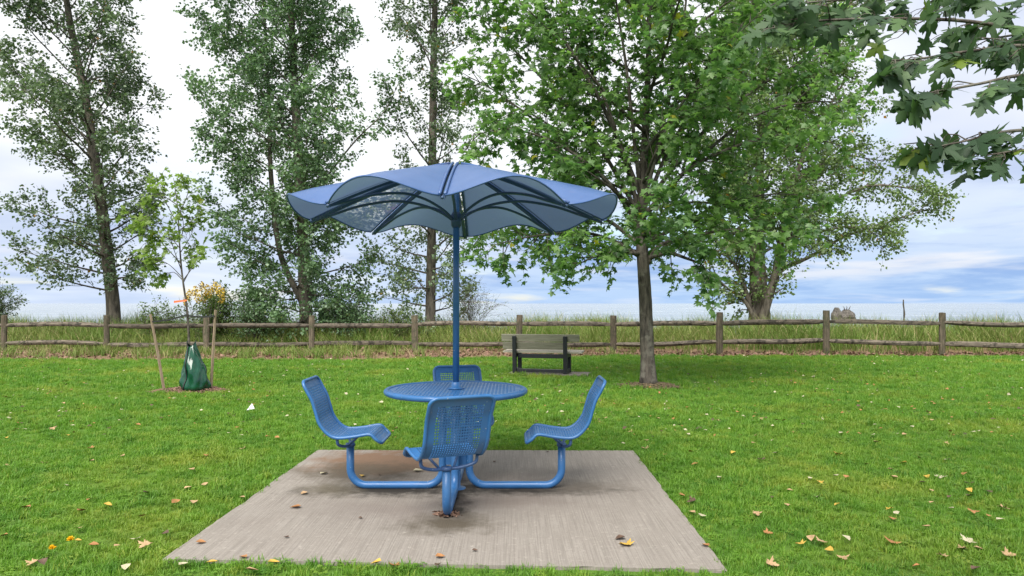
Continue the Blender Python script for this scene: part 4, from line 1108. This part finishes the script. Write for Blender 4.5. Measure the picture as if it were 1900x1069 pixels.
# ------------------------------------------------------------------ dune grass, weeds
def blades(name, pos, length, width, lean, az, tint, m, label, cat, nseg=4):
    n = len(pos); k = nseg + 1
    s = np.linspace(0, 1, k)[None, :]
    hx = lean[:, None] * s ** 1.9 * length[:, None]; hz = length[:, None] * s * np.sqrt(np.maximum(0.05, 1 - (lean[:, None] * s * .85) ** 2))
    dx, dy = np.cos(az)[:, None], np.sin(az)[:, None]
    wv = width[:, None] * (1 - s ** 1.6) * .5 + 0.0008
    wa = az + PI / 2 + rng.uniform(-1.0, 1.0, n)
    cx = pos[:, 0:1] + dx * hx; cy = pos[:, 1:2] + dy * hx; cz = pos[:, 2:3] + hz
    wx = np.cos(wa)[:, None] * wv; wy = np.sin(wa)[:, None] * wv
    A = np.stack((cx - wx, cy - wy, cz), 2); B = np.stack((cx + wx, cy + wy, cz), 2)
    V = np.stack((A, B), 2).reshape(-1, 3)
    q = np.arange(nseg)[:, None] * 2 + np.array([0, 1, 3, 2])[None, :]
    loops = (q.ravel()[None, :] + (np.arange(n) * 2 * k)[:, None]).ravel()
    me = npmesh(name, V, loops, np.full(n * nseg, 4), {'tint': np.repeat(tint, 2 * k)})
    return tag(link(name, me, m), label, cat, kind='stuff')
FYv = np.vectorize(fence_y); LEv = np.vectorize(lawn_edge); GZv = np.vectorize(gz)
def dune():
    nc = 4200; x = rng.uniform(-24, 24, nc); e = np.where(x > 2.5, 0.8, 0.55) + 6.0 * rng.random(nc) ** 1.25
    y = FYv(x) + e; per = 17
    X = np.repeat(x, per) + rng.normal(0, .11, nc * per); Y = np.repeat(y, per) + rng.normal(0, .11, nc * per)
    H = np.repeat(rng.uniform(.45, .82, nc) * np.where(e < 1.2, .75, 1.0) * (1 + .12 * np.sin(x * .9) + .1 * np.sin(x * 2.3)), per) * rng.uniform(.7, 1.15, nc * per)
    n = nc * per; az = np.repeat(rng.uniform(0, 2 * PI, nc), per) * 0 + rng.uniform(0, 2 * PI, n)
    az = np.where(rng.random(n) < .35, rng.normal(PI, .6, n), az)
    blades('dune_grass', np.stack((X, Y, GZv(X, Y) - .02), 1), H, rng.uniform(.009, .017, n), rng.uniform(.15, .95, n), az, rng.random(n), M['dune'], 'tall arching dune grass between the fence and the lake', 'grass')
dune()
def weeds():
    n = 15000; x = rng.uniform(-22, 22, n); f = rng.random(n); le = LEv(x); y = le + (FYv(x) + .4 - le) * f ** .8
    keep = (np.sin(x * 1.9) + np.sin(x * .7 + 1) + rng.normal(0, .9, n)) > -0.3 + np.where(x > 2.5, 1.6, 0)
    x, y = x[keep], y[keep]; n = len(x)
    blades('dry_weeds', np.stack((x, y, GZv(x, y) - .015), 1), rng.uniform(.06, .22, n), rng.uniform(.007, .014, n), rng.uniform(.3, 1.05, n), rng.uniform(0, 2 * PI, n), rng.random(n), M['dry'], 'dry brown weeds and stalks along the foot of the fence', 'weeds')
    nc = 210; x = np.where(rng.random(nc) < .85, rng.uniform(-18, -3, nc), rng.uniform(-3, 16, nc)); le = LEv(x); y = le + .35 + (FYv(x) - le) * rng.random(nc); per = 34
    X = np.repeat(x, per) + rng.normal(0, .09, nc * per); Y = np.repeat(y, per) + rng.normal(0, .09, nc * per); n = nc * per
    blades('weed_grass', np.stack((X, Y, GZv(X, Y) - .015), 1), np.repeat(rng.uniform(.15, .42, nc), per) * rng.uniform(.7, 1.1, n), rng.uniform(.008, .015, n), rng.uniform(.3, 1.0, n), rng.uniform(0, 2 * PI, n), rng.random(n) * .95, M['dune'], 'long unmown grass tufts at the lawn side of the fence', 'grass')
weeds()

# ------------------------------------------------------------------ fallen leaves
def leaf_mesh(kind, m, seed):
    g = random.Random(seed)
    if kind == 'maple': v, f = leaf_maple(True)
    else:
        v, f = leaf_ovate(.78)
    v = v.copy(); c = g.uniform(.5, 1.1); tw = g.uniform(-.4, .4)
    for p in v:
        p[2] += c * .9 * (p[1] ** 2) + g.uniform(.12, .42) * (p[0] - .5) ** 2 + tw * p[1] * p[0] + .03
    v[:, 0] -= .4
    me = pymesh('fallen_leaf', v, [tuple(q) for q in f], True); me.materials.append(m)
    return me
FM = {}
for cname in ('tan', 'orange', 'yellow', 'brown', 'pale'):
    FM[cname] = [leaf_mesh(k, M['leaf_' + cname], i * 7 + len(cname)) for i, k in enumerate(('ovate', 'ovate', 'ovate', 'maple'))]
def in_pad(x, y, mrg=0.0):
    c = True
    for i in range(4):
        (x0, y0), (x1, y1) = PAD[i], PAD[(i + 1) % 4]
        if (x1 - x0) * (y - y0) - (y1 - y0) * (x - x0) < mrg * math.hypot(x1 - x0, y1 - y0): c = False
    return c
def fallen(px, py, cname, size, label, group=None, var=None, rs=random):
    d = FPX * CAM_H / (py - 563); x = (px - 950) / FPX * d
    onpad = in_pad(x, d); z = 0.014 if onpad else 0.022
    o = link('fallen_leaf', FM[cname][rs.randrange(4) if var is None else var], None, None, (x, d, z))
    o.rotation_euler = (rs.uniform(-.25, .25) * (0 if onpad else 1), rs.uniform(-.25, .25) * (0 if onpad else 1), rs.uniform(0, 6.28)); o.scale = (size,) * 3
    tag(o, label, 'leaf', group)
def leaves():
    rs = random.Random(31)
    G = 'single leaves on the concrete pad'
    for px, py, c, s, lab in [(600, 882, 'pale', .11, 'pale dry leaf on the pad, left of the table foot'), (672, 887, 'yellow', .085, 'yellow leaf on the pad beside the bent tube of the left seat'),
        (565, 919, 'tan', .09, 'tan leaf on the pad outside the brown damp ring'), (550, 945, 'orange', .11, 'rust brown curled leaf on the left part of the pad'), (371, 1011, 'orange', .085, 'small rust leaf near the front left corner of the pad'),
        (1161, 1014, 'yellow', .12, 'orange-yellow leaf lying on the front right of the pad'), (1152, 1003, 'brown', .10, 'brown leaf touching the orange-yellow one on the pad'), (1310, 1017, 'orange', .08, 'small rust leaf close to the front right corner of the pad'),
        (705, 884, 'brown', .05, 'tiny dark leaf on the pad next to the yellow one'), (918, 860, 'brown', .06, 'small dark leaf near the back edge of the pad'), (1016, 841, 'brown', .05, 'tiny dark leaf on the back edge of the pad right of centre'),
        (774, 877, 'pale', .12, 'thin pale leaf lying on the pad behind the front seat'), (532, 1001, 'brown', .05, 'tiny dark leaf on the open front left of the pad'), (880, 1026, 'brown', .05, 'tiny dark leaf on the pad before the table foot'), (668, 965, 'brown', .045, 'tiny dark speck of leaf on the pad left of the front foot'), (448, 929, 'tan', .085, 'tan leaf at the left edge of the pad')]:
        fallen(px, py, c, s * .72, lab, G, None, rs)
    taken = []
    names = {'tan': 'tan', 'orange': 'rust-orange', 'yellow': 'golden yellow', 'brown': 'dark brown', 'pale': 'pale straw-coloured'}
    def where(px, py):
        if py < 760:
            for lim, txt in ((240, ' leaf on the far lawn towards the leaning poplar'), (520, ' leaf on the lawn round the sapling'), (850, ' leaf on the far lawn between sapling and bench'), (1110, ' leaf on the lawn round the bench'), (1320, ' leaf on the lawn near the maple trunk'), (1620, ' leaf on the far lawn below the tallest fence post'), (9999, ' leaf on the far lawn at the right-hand fence end')):
                if px < lim: return txt
        if py > 1040 and 300 < px < 1350: return ' leaf in the grass along the front of the pad'
        if px < 330: return (' leaf on the near lawn by the dandelions' if py > 920 else ' leaf on the open lawn before the sapling')
        if px < 620: return ' leaf in the grass along the left side of the pad'
        if px < 1170 and py < 840: return ' leaf in the grass behind the pad'
        if px < 1420: return ' leaf in the grass along the right side of the pad'
        return (' leaf on the near lawn in the bottom right corner' if py > 930 else ' leaf on the open lawn right of the maple')
    hero = [(382, 850, 'orange'), (380, 905, 'tan'), (347, 911, 'tan'), (325, 938, 'orange'), (360, 938, 'tan'), (265, 964, 'tan'), (268, 1018, 'tan'), (198, 943, 'yellow'), (452, 1039, 'orange'), (465, 1066, 'tan'), (80, 1050, 'brown'), (60, 1052, 'tan'), (170, 860, 'tan'), (168, 835, 'orange'),
            (1554, 942, 'yellow'), (1460, 943, 'tan'), (1290, 866, 'orange'), (1265, 925, 'orange'), (1284, 957, 'tan'), (1805, 955, 'orange'), (1720, 984, 'tan'), (1505, 1005, 'tan'), (1655, 1012, 'orange'), (1522, 900, 'yellow'), (1550, 888, 'pale'), (1608, 866, 'tan'), (1720, 890, 'yellow'), (1650, 950, 'yellow'), (1655, 970, 'orange'), (1862, 948, 'tan'), (1425, 995, 'orange'), (1570, 1005, 'pale'), (1815, 1025, 'tan'), (1785, 1024, 'tan'), (1592, 748, 'yellow'), (700, 1052, 'yellow'), (730, 1056, 'orange'), (815, 1038, 'orange'), (1872, 1036, 'tan')]
    for px, py, c in hero:
        fallen(px, py, c, rs.uniform(.05, .07), names[c] + where(px, py), names[c] + ' leaves on the lawn', None, rs); taken.append((px, py))
    k = 0
    while k < 185:
        py = 678 + (1064 - 678) * rs.random() ** 1.25; px = 1895 * (rs.random() ** (.72 if rs.random() < .6 else 1.0)) if True else 0
        d = FPX * CAM_H / (py - 563); x = (px - 950) / FPX * d
        if in_pad(x, d, -.05) or any(abs(px - a) < 16 and abs(py - b) < 8 for a, b in taken): continue
        if math.hypot(x - mp.x, d - 11.85) < .75 or math.hypot(x - mq.x, d - 12.5) < .6 or math.hypot(x - BENCH.x, d - BENCH.y) < 1.2: continue
        taken.append((px, py)); k += 1
        c = rs.choices(('tan', 'orange', 'yellow', 'brown', 'pale'), (9, 5, 4, 5, 6))[0]
        fallen(px, py, c, rs.uniform(.04, .072), names[c] + where(px, py), names[c] + ' leaves on the lawn', None, rs)
    # the countless small ones further off
    for cname, num, lab in (('pale', 430, 'pale leaf scraps strewn over the far lawn'), ('brown', 450, 'dark leaf scraps strewn over the far lawn'), ('orange', 380, 'rusty leaf scraps strewn over the far lawn')):
        n = num; y = rng.uniform(7.5, 19.6, n); x = (rng.random(n) * 1.5 - .72) * y * 1.0
        keep = np.array([not in_pad(a, b, -.1) and b < lawn_edge(a) + .5 for a, b in zip(x, y)]); x, y = x[keep], y[keep]; n = len(x)
        nm = rng.normal(0, .35, (n, 3)); nm[:, 2] += 1; di = rng.normal(0, 1, (n, 3)); di[:, 2] *= .2
        tag(link('leaf_litter', scatter('leaf_litter', leaf_simple(.75), np.stack((x, y, rng.uniform(.03, .05, n)), 1), frames(di, nm), rng.uniform(.03, .065, n), rng.random(n)), M['leaf_' + cname]), lab, 'leaf litter', kind='stuff')
    n = 5200; x = rng.uniform(-20, 20, n); le = LEv(x); y = le + .05 + (FYv(x) + .5 - le) * rng.random(n)
    nm = rng.normal(0, .5, (n, 3)); nm[:, 2] += 1; di = rng.normal(0, 1, (n, 3)); di[:, 2] *= .3
    tag(link('leaf_litter', scatter('leaf_litter', leaf_simple(.75), np.stack((x, y, GZv(x, y) + rng.uniform(0, .04, n)), 1), frames(di, nm), rng.uniform(.06, .13, n), rng.random(n)), M['mulch']), 'brown leaf litter heaped along the foot of the fence', 'leaf litter', kind='stuff')
leaves()

def foot_debris():
    g = np.random.default_rng(2); n = 60; a = g.uniform(0, 2 * PI, n); r = np.sqrt(g.random(n))
    pos = np.stack((TX + .09 * r * np.cos(a), TY - POST_R + .10 + .06 * r * np.sin(a), .012 + .035 * (1 - r) * g.random(n)), 1)
    nm = g.normal(0, .7, (n, 3)); nm[:, 2] += 1
    tag(link('leaf_clump', scatter('leaf_clump', leaf_ovate(.6), pos, frames(g.normal(0, 1, (n, 3)) * np.array([1, 1, .3]), nm), g.uniform(.02, .06, n), g.random(n)), M['mulch']), 'clump of dead leaves caught at the front foot of the table', 'leaf litter', kind='stuff')
foot_debris()

def dandelion(px, py, label):
    d = FPX * CAM_H / (py + 8 - 563); x = (px - 950) / FPX * d; t = empty('dandelion', (x, d, -.01), 0, label, 'flower', 'dandelions on the lawn')
    MB().tube([(0, 0, 0), (.004, 0, .03), (0, 0, .066)], .0022, 5).build('stem', M['grass'], t, True)
    g = np.random.default_rng(px); n = 70; a = g.uniform(0, 2 * PI, n); el = g.uniform(.05, 1.4, n)
    dr = np.stack((np.cos(a) * np.cos(el), np.sin(a) * np.cos(el), np.sin(el)), 1)
    link('flower_head', scatter('flower_head', leaf_simple(.35), np.tile([[0, 0, .064]], (n, 1)), frames(dr, g.normal(0, 1, (n, 3))), np.full(n, .024), g.random(n)), M['yellow_petal'], t)
dandelion(97, 1028, 'yellow dandelion nearest the bottom of the lawn'); dandelion(131, 1011, 'yellow dandelion a little further up the lawn')
def scrap():
    p = P(465, 764, 0.0 + FPX * CAM_H / (764 - 563)); p.z = .02
    tag(MB().add([(-.05, 0, 0), (.055, -.01, .02), (.01, .02, .085), (.0, .045, .015), (-.05, .003, .003), (.055, -.007, .023), (.01, .023, .087), (0, .048, .018)], [(0, 1, 2), (0, 2, 3), (6, 5, 4), (7, 6, 4), (0, 4, 5, 1), (1, 5, 6, 2), (2, 6, 7, 3), (3, 7, 4, 0)]).build('paper_scrap', M['white_paper'], None, loc=p), 'white scrap of paper on the lawn', 'paper')
scrap()

# ------------------------------------------------------------------ lawn grass
def lawn_grass():
    tuftc = bpy.data.collections.new('tufts')
    for k in range(7):
        g = np.random.default_rng(100 + k); n = 26; V = []; F = []
        for i in range(n):
            a = g.uniform(0, 2 * PI); r = .05 * math.sqrt(g.random()); bx, by = math.cos(a) * r, math.sin(a) * r
            L = g.uniform(.032, .075); w = g.uniform(.0022, .0042); az = g.uniform(0, 2 * PI); ln = g.uniform(.15, .95); wa = az + PI / 2 + g.uniform(-.6, .6)
            b = len(V)
            for s, ws in ((0, 1), (.5, .85), (1, 0)):
                hx = ln * s ** 1.8 * L; hz = L * s * math.sqrt(max(.08, 1 - (ln * s * .9) ** 2))
                cx, cy = bx + math.cos(az) * hx, by + math.sin(az) * hx
                if ws: V += [(cx - math.cos(wa) * w * ws, cy - math.sin(wa) * w * ws, hz), (cx + math.cos(wa) * w * ws, cy + math.sin(wa) * w * ws, hz)]
                else: V.append((cx, cy, hz))
            F += [(b, b + 1, b + 3, b + 2), (b + 2, b + 3, b + 4)]
        if k == 6:      # clover-like rosette
            V = []; F = []
            for i in range(9):
                a = g.uniform(0, 2 * PI); r = .045 * math.sqrt(g.random()); h = g.uniform(.02, .042)
                for q in range(3):
                    an = a + q * 2.09; b = len(V); c = Vector((math.cos(a) * r, math.sin(a) * r, h)); u = Vector((math.cos(an), math.sin(an), .1)) * .014; w = Vector((-math.sin(an), math.cos(an), 0)) * .007
                    V += [c, c + u * .6 + w, c + u, c + u * .6 - w]; F.append((b, b + 1, b + 2, b + 3))
        me = pymesh('tuft', V, F); me.materials.append(M['grass']); tuftc.objects.link(bpy.data.objects.new('tuft', me))
    pts = []; scl = []
    def zone(y0, y1, dens, s, xw):
        A = 2 * xw * (y1 - y0); n = int(A * dens); x = rng.uniform(-xw, xw, n); y = rng.uniform(y0, y1, n)
        keep = np.abs(x) < y * .80 + 1.0
        for a, b in zip(x[keep], y[keep]):
            if in_pad(a, b, rng.uniform(-.03, .012)): continue
            if b > lawn_edge(a) + rng.normal(0, .12): continue
            if math.hypot((a - mp.x) / .55, (b - 11.85) / .38) < 1 or math.hypot((a - mq.x) / .42, (b - 12.5) / .36) < 1: continue
            c = Matrix.Rotation(-BYAW, 2) @ (Vector((a, b)) - BENCH.xy)
            if -.66 < c.x < .98 and -.05 < c.y < .62: continue
            pts.append((a, b, -.014)); scl.append(s)
    zone(2.6, 5.5, 620, .85, 5.4); zone(5.5, 8, 430, .95, 7.4); zone(8, 12, 230, 1.15, 10.6); zone(12, 20.2, 95, 1.45, 17)
    sc = np.array(scl) * rng.uniform(.65, 1.25, len(scl))
    P_ = np.array(pts)
    patch = 0.5 + 0.5 * np.sin(P_[:, 0] * 2.3 + 1.3 * np.sin(P_[:, 1] * 1.7)) * np.sin(P_[:, 1] * 2.9 + P_[:, 0])
    sc *= 0.66 + 0.38 * patch
    me = bpy.data.meshes.new('lawn_grass'); me.vertices.add(len(P_)); me.vertices.foreach_set('co', P_.astype(np.float32).ravel()); me.update()
    at = me.attributes.new('sc', 'FLOAT', 'POINT'); at.data.foreach_set('value', sc.astype(np.float32))
    o = tag(link('lawn_grass', me, M['grass']), 'short green mown grass blades covering the lawn', 'grass', kind='stuff')
    ng = bpy.data.node_groups.new('grow_grass', 'GeometryNodeTree')
    ng.interface.new_socket('Geometry', in_out='INPUT', socket_type='NodeSocketGeometry'); ng.interface.new_socket('Geometry', in_out='OUTPUT', socket_type='NodeSocketGeometry')
    N, L = ng.nodes, ng.links
    gi, go = N.new('NodeGroupInput'), N.new('NodeGroupOutput')
    ci = N.new('GeometryNodeCollectionInfo'); ci.inputs['Collection'].default_value = tuftc; ci.inputs['Separate Children'].default_value = True; ci.inputs['Reset Children'].default_value = True
    ip = N.new('GeometryNodeInstanceOnPoints'); ip.inputs['Pick Instance'].default_value = True
    rv = N.new('FunctionNodeRandomValue'); rv.data_type = 'FLOAT_VECTOR'; rv.inputs[0].default_value = (-.2, -.2, 0); rv.inputs[1].default_value = (.2, .2, 6.283)
    na = N.new('GeometryNodeInputNamedAttribute'); na.data_type = 'FLOAT'; na.inputs['Name'].default_value = 'sc'
    L.new(gi.outputs[0], ip.inputs['Points']); L.new(ci.outputs[0], ip.inputs['Instance']); L.new(rv.outputs[0], ip.inputs['Rotation']); L.new(na.outputs[0], ip.inputs['Scale'])
    L.new(ip.outputs[0], go.inputs[0])
    md = o.modifiers.new('grow', 'NODES'); md.node_group = ng
    print('tufts', len(P_))
lawn_grass()
